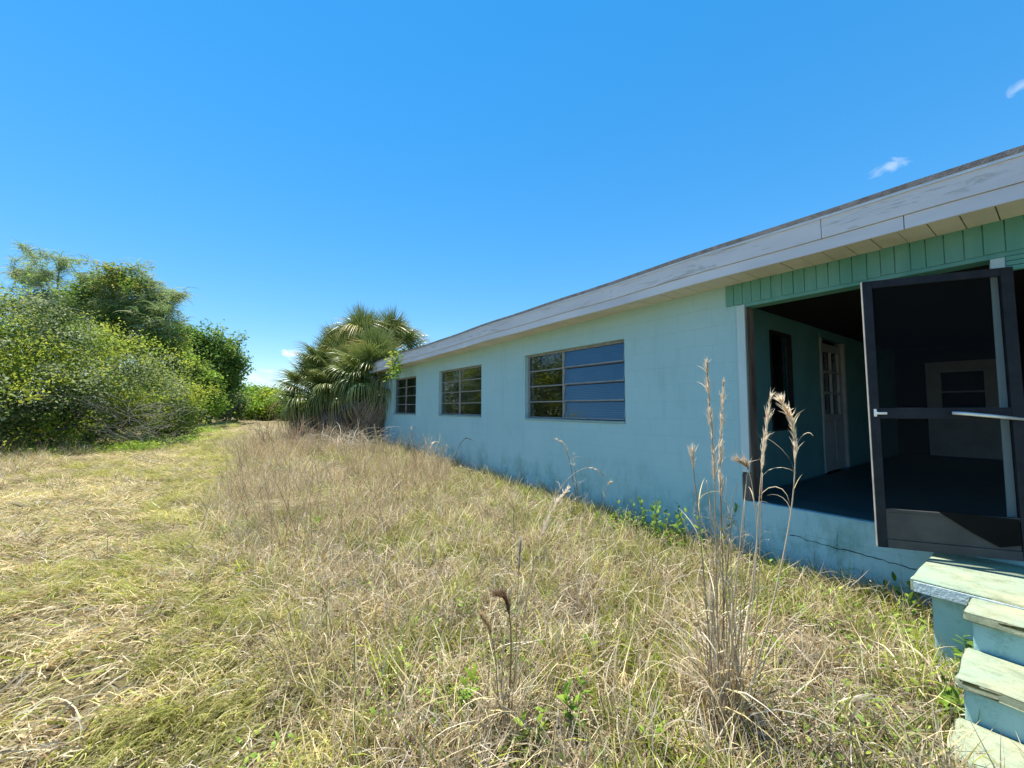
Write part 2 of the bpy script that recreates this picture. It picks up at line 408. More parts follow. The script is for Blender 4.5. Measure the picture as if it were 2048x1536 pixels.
# header above the porch: vertical boards, bottom strip
y = Y_J + .11; HB = 2.612
while y > -1.7:
    w_ = random.uniform(.082, .098); jx = random.uniform(0, .006); dzb = random.uniform(-.004, .004)
    box('siding_board', W - .012 - jx, W + .03, y - w_ + .0035, y - .001, HB + dzb, 2.838 + sag(y), 'siding_paint', H, .003)
    y -= w_
box('header_strip', W - .0085, W + .10, YS + .2, Y_J - .08, HB - .035, HB - .006, 'siding_paint', H, .003)
box('header_beam', W - .005, W + .16, YS + .2, Y_J, HB - .03, 2.80, 'siding_paint', H, 0)
# jamb trim, its rotten inner edge and the bare block at its foot
box('jamb_board', W - .016, W + .10, Y_J - .075, Y_J + .005, .90, HB - .01, 'trim_paint', H, .004)
box('jamb_edge', W + .004, W + .16, Y_J - .090, Y_J - .077, .63, HB - .04, 'rotten_wood', H, .003)
for k in range(3):
    box('bare_wood', W - .012 + .003 * k, W + .08, Y_J - .075 + .027 * k, Y_J - .051 + .027 * k, .625, .893 - .008 * k, 'rotten_wood', H, .003)
# porch post and door head
box('porch_post', W - .012, W + .085, .20, .268, .626, HB - .036, 'trim_paint', H, .006)
box('post_board', W + .087, W + .12, .19, .278, .626, HB - .04, 'trim_paint', H, .004)
for k in range(3):
    box('head_board', W - .018, W + .025, YS + .3, .199, HB - .135 + .033 * k, HB - .105 + .033 * k, 'siding_paint', H, .003)
# porch interior
YP = 2.05
def wall_with_holes(name, holes, m):
    bm = bmesh.new(); xs_ = [W + T + .002]
    cur = W + T + .002
    for (a, b, z0, z1) in holes:
        box_bm(bm, cur, a, YP, YP + .1, .55, 2.69)
        box_bm(bm, a, b, YP, YP + .1, z1, 2.69)
        if z0 > .63: box_bm(bm, a, b, YP, YP + .1, .55, z0)
        cur = b
    box_bm(bm, cur, 11.2, YP, YP + .1, .55, 2.69)
    return from_bm(name, bm, m, H)
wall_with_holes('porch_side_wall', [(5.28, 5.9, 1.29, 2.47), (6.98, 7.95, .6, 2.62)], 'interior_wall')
box('porch_back_wall', 11.2, 11.3, YS + T, YP + .1, .55, 2.69, 'interior_dark', H, 0)  # near black as well, the porch's deep shade painted in
iw = box('porch_window', 5.30, 5.88, YP + .05, YP + .06, 1.30, 2.46, 'window_glass', H, 0)
for a, b, c_, d in ((5.27, 5.31, 1.28, 2.48), (5.87, 5.91, 1.28, 2.48)): box('frame', a, b, YP - .012, YP + .04, c_, d, 'interior_dark', iw)
for c_, d in ((1.27, 1.30), (2.455, 2.485)): box('frame', 5.312, 5.868, YP - .010, YP + .038, c_, d, 'interior_dark', iw)
# porch door with six lites
dr = box('porch_door', 7.0, 7.93, YP + .02, YP + .055, .62, 1.45, 'white_door', H)
box('stile', 7.0, 7.13, YP + .02, YP + .055, 1.451, 2.50, 'white_door', dr); box('stile', 7.80, 7.93, YP + .02, YP + .055, 1.451, 2.50, 'white_door', dr)
box('top_rail', 7.131, 7.799, YP + .02, YP + .055, 2.38, 2.50, 'white_door', dr)
box('muntin', 7.45, 7.48, YP + .015, YP + .05, 1.451, 2.379, 'white_door', dr)
for z in (1.75, 2.06): box('muntin', 7.131, 7.799, YP + .012, YP + .046, z, z + .03, 'white_door', dr)
for i in range(2):
    for j in range(3):
        x0 = 7.132 + i * .35; box('pane', x0, x0 + .316, YP + .056, YP + .06, 1.455 + j * .31, 1.455 + j * .31 + .29, 'window_glass', dr, 0)
for i in range(2): box('door_panel', 7.10 + i * .40, 7.43 + i * .40, YP + .008, YP + .0195, .75, 1.35, 'white_door', dr, .008)
for a, b in ((6.93, 6.995), (7.935, 8.0)): box('door_trim', a, b, YP - .02, YP + .06, .625, 2.56, 'white_door', H)
box('door_trim', 6.93, 8.0, YP - .02, YP + .06, 2.562, 2.63, 'interior_wall', H)
# second door on the back wall
d2 = box('back_door', 11.15, 11.198, .66, 1.60, .63, 1.50, 'white_door', H)
box('top_rail', 11.15, 11.198, .66, 1.60, 2.22, 2.42, 'white_door', d2)
for a, b in ((.66, .86), (1.40, 1.60)): box('stile', 11.15, 11.198, a, b, 1.501, 2.219, 'white_door', d2)
box('pane', 11.18, 11.186, .861, 1.399, 1.501, 2.219, 'interior_dark', d2, 0)
box('muntin', 11.145, 11.195, .861, 1.399, 1.83, 1.86, 'white_door', d2)
# cracks in the base wall
def crack(pts, w0):
    bm = bmesh.new(); prevv = None
    for i, (yy, zz) in enumerate(pts):
        w_ = w0 * random.uniform(.5, 1.2)
        a = bm.verts.new((W - .0025, yy, zz - w_ / 2)); b = bm.verts.new((W - .0025, yy + w_ * .3, zz + w_ / 2))
        if prevv: bm.faces.new((prevv[0], a, b, prevv[1]))
        prevv = (a, b)
    bmesh.ops.solidify(bm, geom=bm.faces[:], thickness=.002)
    return from_bm('crack', bm, 'crack', H)
cp = [at_x(1580 + i * 11, 1070 + i * 3.0 + random.uniform(-2, 2), W) for i in range(24)]
crack([(q.y, q.z) for q in cp], .007)
cv = [at_x(1675 + random.uniform(-1.5, 1.5), 1068 + i * 5, W) for i in range(8)]
crack([(q.y + (.004 if i % 2 else 0), q.z) for i, q in enumerate(cv)], .006)

# windows
def window(a, b, z0, z1, mid, tilt_r, blind):
    wdw = empty('window'); wdw.parent = H
    xo = W + .07
    # outer frame
    for yy in ((a + .001, a + .035), (b - .035, b - .001)): box('frame', xo, xo + .06, yy[0], yy[1], z0 + .036, z1 - .036, 'window_metal', wdw)
    box('frame', xo - .01, xo + .06, a + .001, b - .001, z1 - .035, z1 - .001, 'window_metal', wdw)
    box('frame', xo - .01, xo + .06, a + .001, b - .001, z0 + .001, z0 + .035, 'window_metal', wdw)
    m = a + (b - a) * mid
    box('mullion', xo - .012, xo + .06, m - .022, m + .022, z0 + .036, z1 - .036, 'window_metal', wdw)
    sill = box('sill', W - .018, xo - .011, a + .002, b - .002, z0 + .002, z0 + .03, 'sill_paint', wdw, .006)
    n = 4; hz = (z1 - z0 - .074) / n
    for (s0, s1, tilt) in ((a + .038, m - .025, tilt_r), (m + .025, b - .038, R(.8))):
        for k in range(n):
            zt = z0 + .037 + hz * (k + 1); tl = tilt + R(random.uniform(-.5, .5))
            def sash(nm, *a_):
                ob = box(nm, *a_); ob.location = (xo + .012, 0, zt); ob.rotation_euler = (0, tl, 0)
            sash('pane', -.003, .002, s0 + .012, s1 - .012, -hz + .022, -.004, 'window_glass', wdw, 0)
            sash('sash_rail', -.014, .008, s0, s1, -hz + .001, -hz + .021, 'window_metal', wdw, .003)
            for e0, e1 in ((s0, s0 + .011), (s1 - .011, s1)): sash('sash_stile', -.012, .006, e0, e1, -hz + .0215, -.002, 'window_metal', wdw, .002)
    if blind:
        bm = bmesh.new(); z = z0 + .05
        while z < z1 - .04:
            vs = box_bm(bm, W + .138, W + .155, a + .04, m + .02, z, z + .019); z += .0245
        from_bm('window_blind', bm, 'blind_slat', wdw)
    return wdw
# the awning sashes on the porch side of each window lean open a little
window(*wins[0], .575, R(9), True); window(*wins[1], .52, R(2.0), False); window(*wins[2], .50, R(3.0), False)

# screen door, swung right round against the porch opening
hinge = Vector((4.262, .165)); free = Vector((3.85, .85)); DW = (free - hinge).length
door = empty('screen_door'); door.parent = H
door.location = (hinge.x, hinge.y, .56); door.rotation_euler = (0, R(.4), math.atan2(free.y - hinge.y, free.x - hinge.x))
DH = 1.93
def dbox(n, u0, u1, z0, z1, m, v0=-.016, v1=.016, bev=.003, par=None): return box(n, u0, u1, v0, v1, z0, z1, m, par or door, bev)
dbox('stile', 0, .062, 0, DH, 'door_dark'); fs = dbox('stile', DW - .058, DW - .004, 0, DH, 'door_dark')
dbox('edge_strip', DW - .0035, DW, 0, DH, 'door_edge', -.012, .012, .001)
dbox('top_rail', .063, DW - .059, DH - .055, DH, 'door_dark'); dbox('middle_rail', .063, DW - .059, .915, .992, 'door_dark')
dbox('bottom_rail', .063, DW - .059, 0, .06, 'kick_panel'); dbox('kick_panel', .063, DW - .059, .061, .25, 'kick_panel', -.008, .008)
dbox('panel_strip', .063, DW - .059, .251, .272, 'kick_panel', -.014, .014)
dbox('insect_screen', .063, DW - .059, .993, DH - .056, 'insect_screen', -.0015, .0015, 0)
dbox('insect_screen', .063, DW - .059, .273, .914, 'insect_screen', -.0015, .0015, 0)
bm = bmesh.new()
vs = [bm.verts.new(c_) for c_ in ((.47, .0, .285), (.07, .0, .265), (.068, .0, .10), (.17, .0, .075), (.29, .0, .15))]
for v in vs: v.co.y = .019
f = bm.faces.new(vs); bmesh.ops.solidify(bm, geom=[f], thickness=.002); from_bm('torn_screen_flap', bm, 'interior_dark', door)
lt = dbox('latch', DW - .095, DW - .035, .945, .962, 'rod_metal', .017, .03); dbox('latch_plate', DW - .04, DW - .022, .93, .985, 'rod_metal', .0165, .022)
tubes('door_closer', [([(.36, .03, .955), (.30, .05, .95), (.18, .06, .935), (.03, .05, .915)], [.011, .012, .012, .009])], 'rod_metal', door, 8)

# ------------------------------------------------------------------ steps
ST = empty('concrete_steps', (0, 0, 0), 'green painted concrete steps up to the porch with weathered treads', 'steps')
def slab(name, x0, x1, y0, y1, z0, z1, m, nose=.02, jitter=.004):
    bm = bmesh.new(); box_bm(bm, x0, x1, y0, y1, z0, z1)
    bmesh.ops.subdivide_edges(bm, edges=bm.edges[:], cuts=9, use_grid_fill=True)
    es = [e for e in bm.edges if len(e.link_faces) == 2 and e.calc_face_angle(0) > 1]
    bmesh.ops.bevel(bm, geom=es, offset=nose, segments=3, profile=.55, affect='EDGES')
    for v in bm.verts:
        v.co += mnoise.noise_vector(v.co * 6) * jitter + mnoise.noise_vector(v.co * 21) * jitter * .7
    return from_bm(name, bm, m, ST, smooth=True)
slab('landing_slab', 3.455, 4.296, -1.0, .615, .428, .510, 'step_top', .012)
box('slab_edge', 3.447, 3.4535, -.98, .60, .433, .495, 'step_edge', ST, .002)
slab('landing_block', 3.515, 4.29, -.95, .535, -.2, .426, 'step_riser', .012, .005)
slab('landing_footing', 3.475, 4.2, -.95, .51, -.2, .14, 'step_riser', .03, .012)
for i, (xf, z) in enumerate(((3.175, .492), (2.81, .30), (2.50, .112))):
    xbk = (3.445, 3.21, 2.845)[i]
    slab('tread', xf, xbk, -.95, .372, z - .055, z, 'step_top', .024, .007)
    slab('riser', xf + .035, (3.49, 3.3, 3.0)[i], -.94, .345, -.25, z - .0565, 'step_riser', .01, .004)

# ------------------------------------------------------------------ trees and shrubs
def leaf_mesh(name, centers, n_per, spread, size, cols, cw=None, droop=.25, aspect=.5, cl_var=.22, up=.35):
    """clusters of leaf quads round twig ends"""
    centers = np.asarray(centers); M = len(centers); N = M * n_per
    c = np.repeat(centers, n_per, 0)
    off = rng.normal(0, 1, (N, 3)) * np.array(spread)
    P = c + off
    az = rng.uniform(0, 2 * np.pi, N); el = rng.normal(-droop, .55, N)
    d = np.stack([np.cos(el) * np.cos(az), np.cos(el) * np.sin(az), np.sin(el)], -1)
    nrm = rng.normal(0, 1, (N, 3)); nrm[:, 2] += up * 3; nrm /= np.linalg.norm(nrm, axis=1)[:, None]
    side = np.cross(d, nrm); side /= (np.linalg.norm(side, axis=1)[:, None] + 1e-6)
    L = size * rng.uniform(.6, 1.35, N); w = L * aspect
    fold = np.cross(side, d) * (L * .08)[:, None]
    a = P; b = P + d * (L * .45)[:, None] + side * (w * .5)[:, None] + fold; t_ = P + d * L[:, None]; e = P + d * (L * .45)[:, None] - side * (w * .5)[:, None] + fold
    V = np.stack([a, b, t_, e], 1).reshape(-1, 3); Q = np.arange(N * 4).reshape(-1, 4)
    pn = np.array([mnoise.noise(Vector((c_[0] * .9, c_[1] * .9, c_[2] * .9))) for c_ in centers]) + .25 * np.array([mnoise.noise(Vector((c_[0] * 3, c_[1] * 3, c_[2] * 3))) for c_ in centers]) + rng.normal(0, .10, M)
    rk = pn.argsort().argsort() / max(1, M); cum = np.cumsum(cw if cw else [1 / len(cols)] * len(cols))
    ci = np.minimum(np.searchsorted(cum, rk), len(cols) - 1); cc = np.array(cols)[ci] * (1 + rng.uniform(-cl_var, cl_var, M))[:, None]
    cc = np.repeat(cc, n_per, 0) * (1 + rng.uniform(-.18, .18, N))[:, None]
    return mesh_quads(name, V, Q, np.repeat(cc, 4, 0))

def blob_centers(blobs, per, shell=2.0, rough=.5):
    out = []
    for (c, r, k) in blobs:
        n = int(per * k); u = rng.normal(0, 1, (n, 3)); u /= np.linalg.norm(u, axis=1)[:, None]
        rad = rng.uniform(.12, 1, n) ** (1 / shell)
        lump = np.array([1 + rough * mnoise.noise(Vector((*(q * 2.1 + np.array(c) * .7),))) + rough * .6 * mnoise.noise(Vector((*(q * 5.0 + np.array(c)),))) for q in u])
        spr = np.where(rng.uniform(0, 1, n) < .10, rng.uniform(1.05, 1.28, n), 1.0)      # sprigs that stick out
        out.append(np.array(c) + u * (rad * lump * spr)[:, None] * np.array(r))
    o = np.concatenate(out)
    o[:, 2] = np.maximum(o[:, 2], .08); return o

def px_blob(px, py, rx, ry, d, k=1.0, rd=None):
    c = at_depth(px, py, d); s = d / FPX
    return (np.array(c), np.array([rx * s, (rd if rd else rx * s), ry * s]), k)

def limbs(base, centers, n, r0, parent, m='bark', lift=.45):
    sel = centers[rng.choice(len(centers), min(n, len(centers)), replace=False)]; items = []
    for q in sel:
        b = np.array(base) + np.array([0, 0, (q[2] - base[2]) * rng.uniform(.12, lift)]); mid = b * .5 + q * .5 + rng.normal(0, .12, 3) + np.array([0, 0, .1])
        items.append(([b, b * .7 + mid * .3 + rng.normal(0, .05, 3), mid, mid * .4 + q * .6, q], [r0 * .6, r0 * .5, r0 * .33, r0 * .2, r0 * .06]))
    return tubes('branches', items, m, parent, 5)

def tree(name, label, cat, base, blobs, per, n_per, spread, size, cols, cw=None, group=None, trunk_r=.12, nl=16, m='bark', extra=None, **kw):
    o = empty(name, base, label, cat, group); o.location = (0, 0, 0)
    C = blob_centers(blobs, per, kw.pop('shell', 2.0), kw.pop('rough', .55))
    top = np.mean([b[0] for b in blobs], 0)
    bz = np.array(base, float); tp = top.copy(); tp[2] = top[2]
    mids = [bz + (tp - bz) * s + rng.normal(0, .05, 3) * (1 if 0 < s < 1 else 0) for s in (0, .25, .5, .75, 1.0)]
    mids[0] = bz - np.array([0, 0, .15])
    tubes('trunk', [(mids, [trunk_r * 1.25, trunk_r, trunk_r * .8, trunk_r * .55, trunk_r * .3])], m, o, 8)
    limbs(bz, C, nl, trunk_r, o, m)
    me = leaf_mesh('crown', C, n_per, spread, size, cols, cw, **kw); link('crown', me, 'leaf', o)
    return o, C

YG = (.40, .45, .06); MG = (.22, .31, .05); DG = (.08, .13, .03); GG = (.28, .32, .17); BG = (.27, .43, .045)
def gp(px, py):
    q = at_z(px, py, 0.0); return (q.x, q.y, 0.0)
GRP = 'shrubs of the thicket along the mown strip'
# thicket in front, nearest first
tree('thicket_shrub', 'broad bush with yellow green upper leaves at the thicket end away from the house', 'shrub', gp(-30, 915),
     [px_blob(-60, 690, 130, 120, 13.2, 1.2, 2.0), px_blob(60, 780, 120, 110, 13, 1.2, 1.6), px_blob(-120, 820, 130, 100, 13, .8, 1.6), px_blob(50, 650, 90, 75, 14, .7, 1.4), px_blob(10, 860, 150, 60, 12.8, .7, 1.2)],
     300, 34, (.20, .20, .15), .105, [YG, MG, GG, DG], [.30, .32, .26, .12], GRP, .10, 26)
tree('thicket_shrub', 'rounded bush of olive and yellow green leaves below the feathery trees', 'shrub', gp(180, 895),
     [px_blob(190, 745, 130, 100, 15.5, 1.3, 1.7), px_blob(130, 700, 90, 75, 16, .8, 1.5), px_blob(250, 800, 100, 75, 15.5, .9, 1.5), px_blob(150, 830, 130, 65, 14.8, .8, 1.3)],
     300, 34, (.21, .21, .15), .10, [YG, MG, GG, DG], [.3, .27, .3, .13], GRP, .10, 28)
tree('thicket_shrub', 'small yellow green bush at the thicket corner beside the mown strip', 'shrub', gp(335, 880),
     [px_blob(330, 800, 62, 58, 19, 1.0, 1.2), px_blob(300, 835, 70, 45, 18, .8, 1.1), px_blob(350, 845, 45, 35, 19, .5, .8)],
     290, 30, (.20, .20, .15), .11, [YG, MG, GG], [.55, .3, .15], GRP, .07, 16)
for (xx, yy, lab) in ((-7.2, 17.2, 'dense olive bush of the thicket mirrored in the large window'), (-7.8, 12.2, 'dense olive bush of the thicket standing abreast of the large window')):
    tree('thicket_shrub', lab, 'shrub', (xx, yy, 0), [(np.array((xx, yy, 1.6)), np.array((2.0, 2.6, 1.8)), 1.6), (np.array((xx - .5, yy + .4, 3.5)), np.array((1.8, 2.4, 1.6)), 1.4)],
         220, 24, (.24, .24, .2), .16, [YG, MG, GG, DG], [.3, .27, .3, .13], GRP, .10, 14)
# grey twiggy brush at the foot
tw = empty('brush_pile', (0, 0, 0), 'tangle of bare grey twigs at the foot of the thicket', 'brush')
items = []
for i in range(420):
    px = rng.uniform(20, 350); py = rng.uniform(820, 900); d = rng.uniform(13.2, 15.5)
    b = np.array(at_depth(px, py, d)); b[2] = max(b[2], .02)
    a_ = rng.uniform(0, 2 * np.pi); L = rng.uniform(.5, 1.5); v = np.array([math.cos(a_), math.sin(a_), rng.uniform(.1, .9)]) * L
    items.append(([b, b + v * .5 + np.array([0, 0, .12]), b + v + np.array([0, 0, -.1 * L])], [.006, .0045, .002]))
tubes('twigs', items, 'pale_bark', tw, 3)
# feathery trees behind
def feathery(label, base, limb_pts, cols, nsub=11, nstr=26, vine=None, reach=(.5, 1.5), hang=(.35, 1.0)):
    """long limbs traced in the air; side twigs leave them and fine strands hang from the twigs"""
    o = empty('feathery_tree', (0, 0, 0), label, 'tree', 'feathery trees behind the thicket')
    bz = np.array(base, float); limb_items = []; twig = []; SB = []
    ends = [np.array(at_depth(*pts[0])) for pts in limb_pts]; hub = np.mean(ends, 0)
    tubes('trunk', [([bz - [0, 0, .2], bz * .5 + hub * .5 + [.15, .1, 0], hub], [.24, .19, .12])], 'pale_bark', o, 8)
    for pts in limb_pts:
        q = np.array([hub * .5 + np.array(at_depth(*pts[0])) * .5] + [np.array(at_depth(*p_)) for p_ in pts]); q[1:] += rng.normal(0, .12, (len(q) - 1, 3))
        limb_items.append((q, list(np.linspace(.085, .012, len(q)))))
        for k in range(nsub):
            t_ = rng.uniform(.25, 1.0) * (len(q) - 1.001); i = int(t_); b_ = q[i] * (1 - t_ + i) + q[i + 1] * (t_ - i)
            v = rng.normal(0, 1, 3); v[2] = abs(v[2]) * .5 - .1; v /= np.linalg.norm(v); L = rng.uniform(*reach)
            e = b_ + v * L - [0, 0, .15 * L]; twig.append(([b_, b_ + v * L * .5 + [0, 0, .1 * L], e], [.016, .01, .004]))
            for m_ in range(nstr):
                f_ = rng.uniform(.05, 1.05); SB.append(b_ * (1 - f_) + e * f_ + rng.normal(0, .07, 3) + [0, 0, .1 * L * math.sin(3.1 * min(f_, 1))])
    tubes('limb', limb_items, 'pale_bark', o, 6); tubes('twigs', twig, 'pale_bark', o, 4)
    P = np.array(SB); N = len(P); az = rng.uniform(0, 6.28, N); L = rng.uniform(*hang, N); cc = pick(cols, N)
    a_ = ribbons(P, az, rng.uniform(.5, 1.7, N), rng.uniform(2.4, 3.1, N), L, rng.uniform(.02, .045, N), cc * .9, cc, 3, colvar=.35)
    rp = np.repeat(np.arange(N), 5); M = len(rp); f_ = rng.uniform(.1, .9, M)
    B2 = P[rp] + np.stack([np.cos(az[rp]) * .25 * L[rp] * f_, np.sin(az[rp]) * .25 * L[rp] * f_, -.55 * L[rp] * f_ ** 1.5], -1) + rng.normal(0, .04, (M, 3))
    b2 = ribbons(B2, rng.uniform(0, 6.28, M), rng.uniform(1.0, 2.2, M), rng.uniform(2.0, 3.1, M), rng.uniform(.10, .28, M), rng.uniform(.014, .032, M), cc[rp], pick(cols, M), 2, colvar=.35)
    link('crown', mesh_quads('crown', *merge([a_, b2])), 'leaf', o)
    if vine:
        VC = blob_centers(vine, 200, 2.0, .6)
        link('vine', leaf_mesh('vine', VC, 26, (.22, .22, .18), .15, [MG, BG, (.30, .30, .06), (.13, .2, .05)]), 'leaf', o)
    return o
FC = [(.27, .37, .12), (.21, .33, .09), (.33, .40, .15), (.31, .34, .20)]
h1 = [(118, 690, 22.5)]
feathery('airy grey green feathery tree with thin bare twigs, tallest tree of the row', (*at_depth(95, 800, 23)[0:2], 0),
         [[(135, 655, 22.5), (112, 600, 22.7), (88, 550, 23), (72, 508, 23)], [(128, 640, 22.5), (104, 600, 22.4), (84, 575, 22.3), (60, 560, 22.2)], [(125, 660, 23), (60, 590, 23.2), (25, 540, 23.4)],
          [(125, 650, 22.6), (120, 590, 22.2), (112, 540, 22), (100, 512, 22)], [(130, 660, 22.6), (60, 640, 22), (10, 610, 22)], [(130, 670, 22.6), (110, 630, 22), (70, 610, 22)], [(135, 660, 22.5), (150, 610, 22.5), (165, 580, 22.5)]], FC, 15, 30)
feathery('feathery tree draped with green vines, its long limb reaching over the mown strip', (*at_depth(225, 800, 22)[0:2], 0),
         [[(205, 640, 21.5), (240, 624, 21.5), (285, 618, 21.5), (335, 600, 21.6), (360, 594, 21.7)], [(240, 630, 21.5), (290, 632, 21.5), (330, 640, 21.6), (355, 655, 21.7)], [(205, 690, 21.8), (205, 620, 22), (205, 565, 22), (222, 535, 22)],
          [(205, 650, 22), (180, 590, 22), (160, 555, 22.2)], [(215, 640, 22), (250, 580, 22), (285, 560, 22)], [(215, 650, 22), (270, 600, 22.3), (320, 590, 22.5), (345, 612, 22.5)], [(210, 660, 21.5), (250, 660, 21.3), (300, 665, 21.2), (340, 690, 21.2)],
          [(210, 680, 21.6), (240, 690, 21.2), (280, 700, 21)], [(240, 625, 21.6), (300, 600, 21.8), (335, 585, 22)], [(285, 620, 21.5), (325, 625, 21.3), (362, 622, 21.2)], [(285, 620, 21.5), (310, 650, 21.2), (350, 680, 21)], [(205, 660, 21.8), (180, 630, 21.3), (150, 620, 21)], [(205, 640, 22), (215, 580, 21.8), (245, 548, 21.6), (262, 540, 21.6)]], FC, 14, 34,
         [px_blob(228, 552, 28, 18, 21.3, .22), px_blob(275, 575, 24, 16, 21.3, .16), px_blob(172, 590, 26, 30, 21.5, .35), px_blob(318, 700, 40, 38, 21, 1.2), px_blob(318, 750, 42, 38, 21, 1.0), px_blob(225, 650, 40, 34, 21, .5), px_blob(200, 690, 60, 40, 21, .9)])
# darker trees further along
tree('broadleaf_tree', 'dark green broadleaf tree with clumped rounded crown at the far end of the thicket', 'tree', (*at_depth(420, 830, 33)[0:2], 0),
     [px_blob(415, 715, 52, 52, 33, 1.3), px_blob(445, 720, 36, 36, 33, .8), px_blob(385, 690, 36, 36, 32.5, .8), px_blob(450, 755, 26, 30, 33, .5), px_blob(400, 775, 48, 45, 32, .8), px_blob(370, 670, 22, 18, 32, .3)],
     230, 34, (.28, .28, .22), .24, [(.12, .22, .05), (.16, .27, .055), (.24, .34, .06)], [.4, .35, .25], None, .2, 22, rough=.85)
tree('willowy_shrub', 'soft light green shrub standing before the dark broadleaf tree', 'shrub', gp(395, 845),
     [px_blob(385, 770, 42, 42, 27, 1.0), px_blob(375, 810, 42, 32, 26, .8), px_blob(405, 805, 32, 32, 27, .6), px_blob(365, 735, 24, 28, 27, .4)],
     240, 30, (.28, .28, .22), .18, [BG, MG, (.085, .15, .02)], None, GRP, .08, 14)
tree('grey_shrub', 'dull grey green shrub at the end of the mown strip', 'shrub', gp(452, 841),
     [px_blob(455, 808, 30, 26, 36, 1.0), px_blob(435, 818, 24, 18, 35, .5)], 220, 28, (.28, .28, .22), .2, [GG, (.10, .125, .065), MG], None, GRP, .06, 12)
tree('bright_shrub', 'bright green bush at the end of the strip, darker leaves behind it', 'shrub', gp(492, 840),
     [px_blob(495, 795, 40, 24, 44, 1.0), px_blob(480, 812, 34, 22, 42, .8), px_blob(512, 818, 32, 18, 42, .7)], 260, 30, (.4, .4, .28), .28, [BG, (.09, .17, .02), MG], None, GRP, .08, 12)
tree('bright_shrub', 'bright yellow green bush next to the fan palms at the end of the strip', 'shrub', gp(545, 840),
     [px_blob(545, 805, 36, 26, 40, 1.0), px_blob(560, 820, 40, 20, 39, .8), px_blob(525, 818, 30, 20, 40, .7), px_blob(595, 818, 40, 24, 40, .7)], 260, 30, (.36, .36, .25), .26, [BG, (.15, .23, .02), YG], None, GRP, .08, 12)
tree('distant_tree', 'small dark tree showing above the bright bushes', 'tree', (*at_depth(546, 812, 90)[0:2], 0),
     [px_blob(546, 788, 9, 10, 90, 1.0)], 120, 16, (.4, .4, .4), .4, [DG, MG], None, None, .15, 6)
tree('distant_tree', 'far grove of dark trees beyond the end of the strip', 'tree', (*at_depth(640, 812, 110)[0:2], 0),
     [px_blob(640, 795, 60, 16, 110, 1.0, 4), px_blob(560, 802, 40, 9, 120, .6, 4)], 200, 16, (.5, .5, .5), .5, [DG, MG], None, None, .2, 8)
# creeping weeds at the thicket's edge
LW = 'low weeds creeping out from the thicket'
for i, (px, py, s_, lab) in enumerate([(330, 892, 60, 'low mat of yellow green weeds below the corner bush'), (395, 868, 45, 'low weed patch at the bend of the mown strip'), (262, 905, 55, 'low green weeds in front of the bare grey twigs'), (60, 915, 80, 'low green weeds along the foot of the broad bush')]):
    d = (EYE.z) * FPX / (py - 815); q = at_z(px, py, 0)
    o = empty('ground_weed', (0, 0, 0), lab, 'weed', LW)
    C = rng.normal(0, 1, (110, 3)) * [s_ * d / FPX * .5, s_ * d / FPX * .5, .09] + [q.x, q.y, .18]; C[:, 2] = np.clip(C[:, 2], .04, .5)
    link('leaves', leaf_mesh('leaves', C, 22, (.16, .16, .07), .085, [YG, BG, MG], None, up=1.0), 'leaf', o)
    tubes('stems', [([[c_[0], c_[1], 0], [c_[0] * .9 + q.x * .1, c_[1], c_[2]]], [.006, .003]) for c_ in C[:50]], 'bark', o, 3)

# ------------------------------------------------------------------ fan palms beyond the house corner
def frond_mesh(name, n, R_, spread, droop, cols, petiole, wmul=1.0, curl=0):
    """a costapalmate fan leaf: petiole along +X, fan of folded segments, tips hanging"""
    ang = np.linspace(-spread, spread, n) + rng.normal(0, .03, n)
    V = []; Q = []; C = []
    segs = 5; s = np.linspace(0, 1, segs + 1); parts = []
    for i, a in enumerate(ang):
        L = R_ * (0.72 + .28 * math.cos(a * .7)) * rng.uniform(.88, 1.08)
        base = np.array([petiole + .18 * R_ * (1 - abs(a) / spread), 0, .05 * R_])
        d0 = np.array([math.cos(a), math.sin(a), .12 + .10 * math.cos(a)])
        dr_ = droop * rng.uniform(.7, 1.3)
        P = base + d0[None] * (L * s)[:, None]; P[:, 2] -= dr_ * L * np.clip(s - .35, 0, 1) ** 1.7 * 1.6
        P[:, 0] -= dr_ * L * np.clip(s - .45, 0, 1) ** 2 * .6 * math.cos(a); P[:, 1] -= dr_ * L * np.clip(s - .45, 0, 1) ** 2 * .6 * math.sin(a)
        P[:, 1] += curl * rng.normal(0, .08) * s
        side = np.array([-math.sin(a), math.cos(a), 0]); w_ = .048 * R_ * wmul * np.array([.55, 1.0, .9, .65, .38, .06])
        up = np.array([0, 0, 1.0]) * (.35 if i % 2 else -.35)
        off = (side[None] + up[None] * .6) * w_[:, None] * .5
        v = np.stack([P - off, P + off], 1).reshape(-1, 3)
        q = np.array([[2 * k, 2 * k + 1, 2 * k + 3, 2 * k + 2] for k in range(segs)])
        c0 = np.array(cols[0]) * rng.uniform(.8, 1.2); c1 = np.array(cols[1]) * rng.uniform(.8, 1.2)
        c = np.repeat(c0[None] * (1 - s)[:, None] + c1[None] * s[:, None], 2, 0); parts.append((v, q, c))
    ps = np.linspace(0, 1, 5); Pp = np.stack([ps * (petiole + .2 * R_), 0 * ps, .06 * np.sin(ps * 3.1) * petiole + ps * .05 * R_], -1)
    for dv in (np.array([0, .018, 0]), np.array([0, 0, .014])):
        v = np.stack([Pp - dv, Pp + dv], 1).reshape(-1, 3); q = np.array([[2 * k, 2 * k + 1, 2 * k + 3, 2 * k + 2] for k in range(4)])
        parts.append((v, q, np.tile(np.array(cols[0])[None] * 1.1, (10, 1))))
    return mesh_quads(name, *merge(parts))
GF = [frond_mesh('frond', 38, random.uniform(.85, 1.05), 1.9, dr_, [(.12, .185, .038), (.25, .285, .085)], random.uniform(.7, 1.0)) for dr_ in (.12, .28, .5, .85, 1.3)]
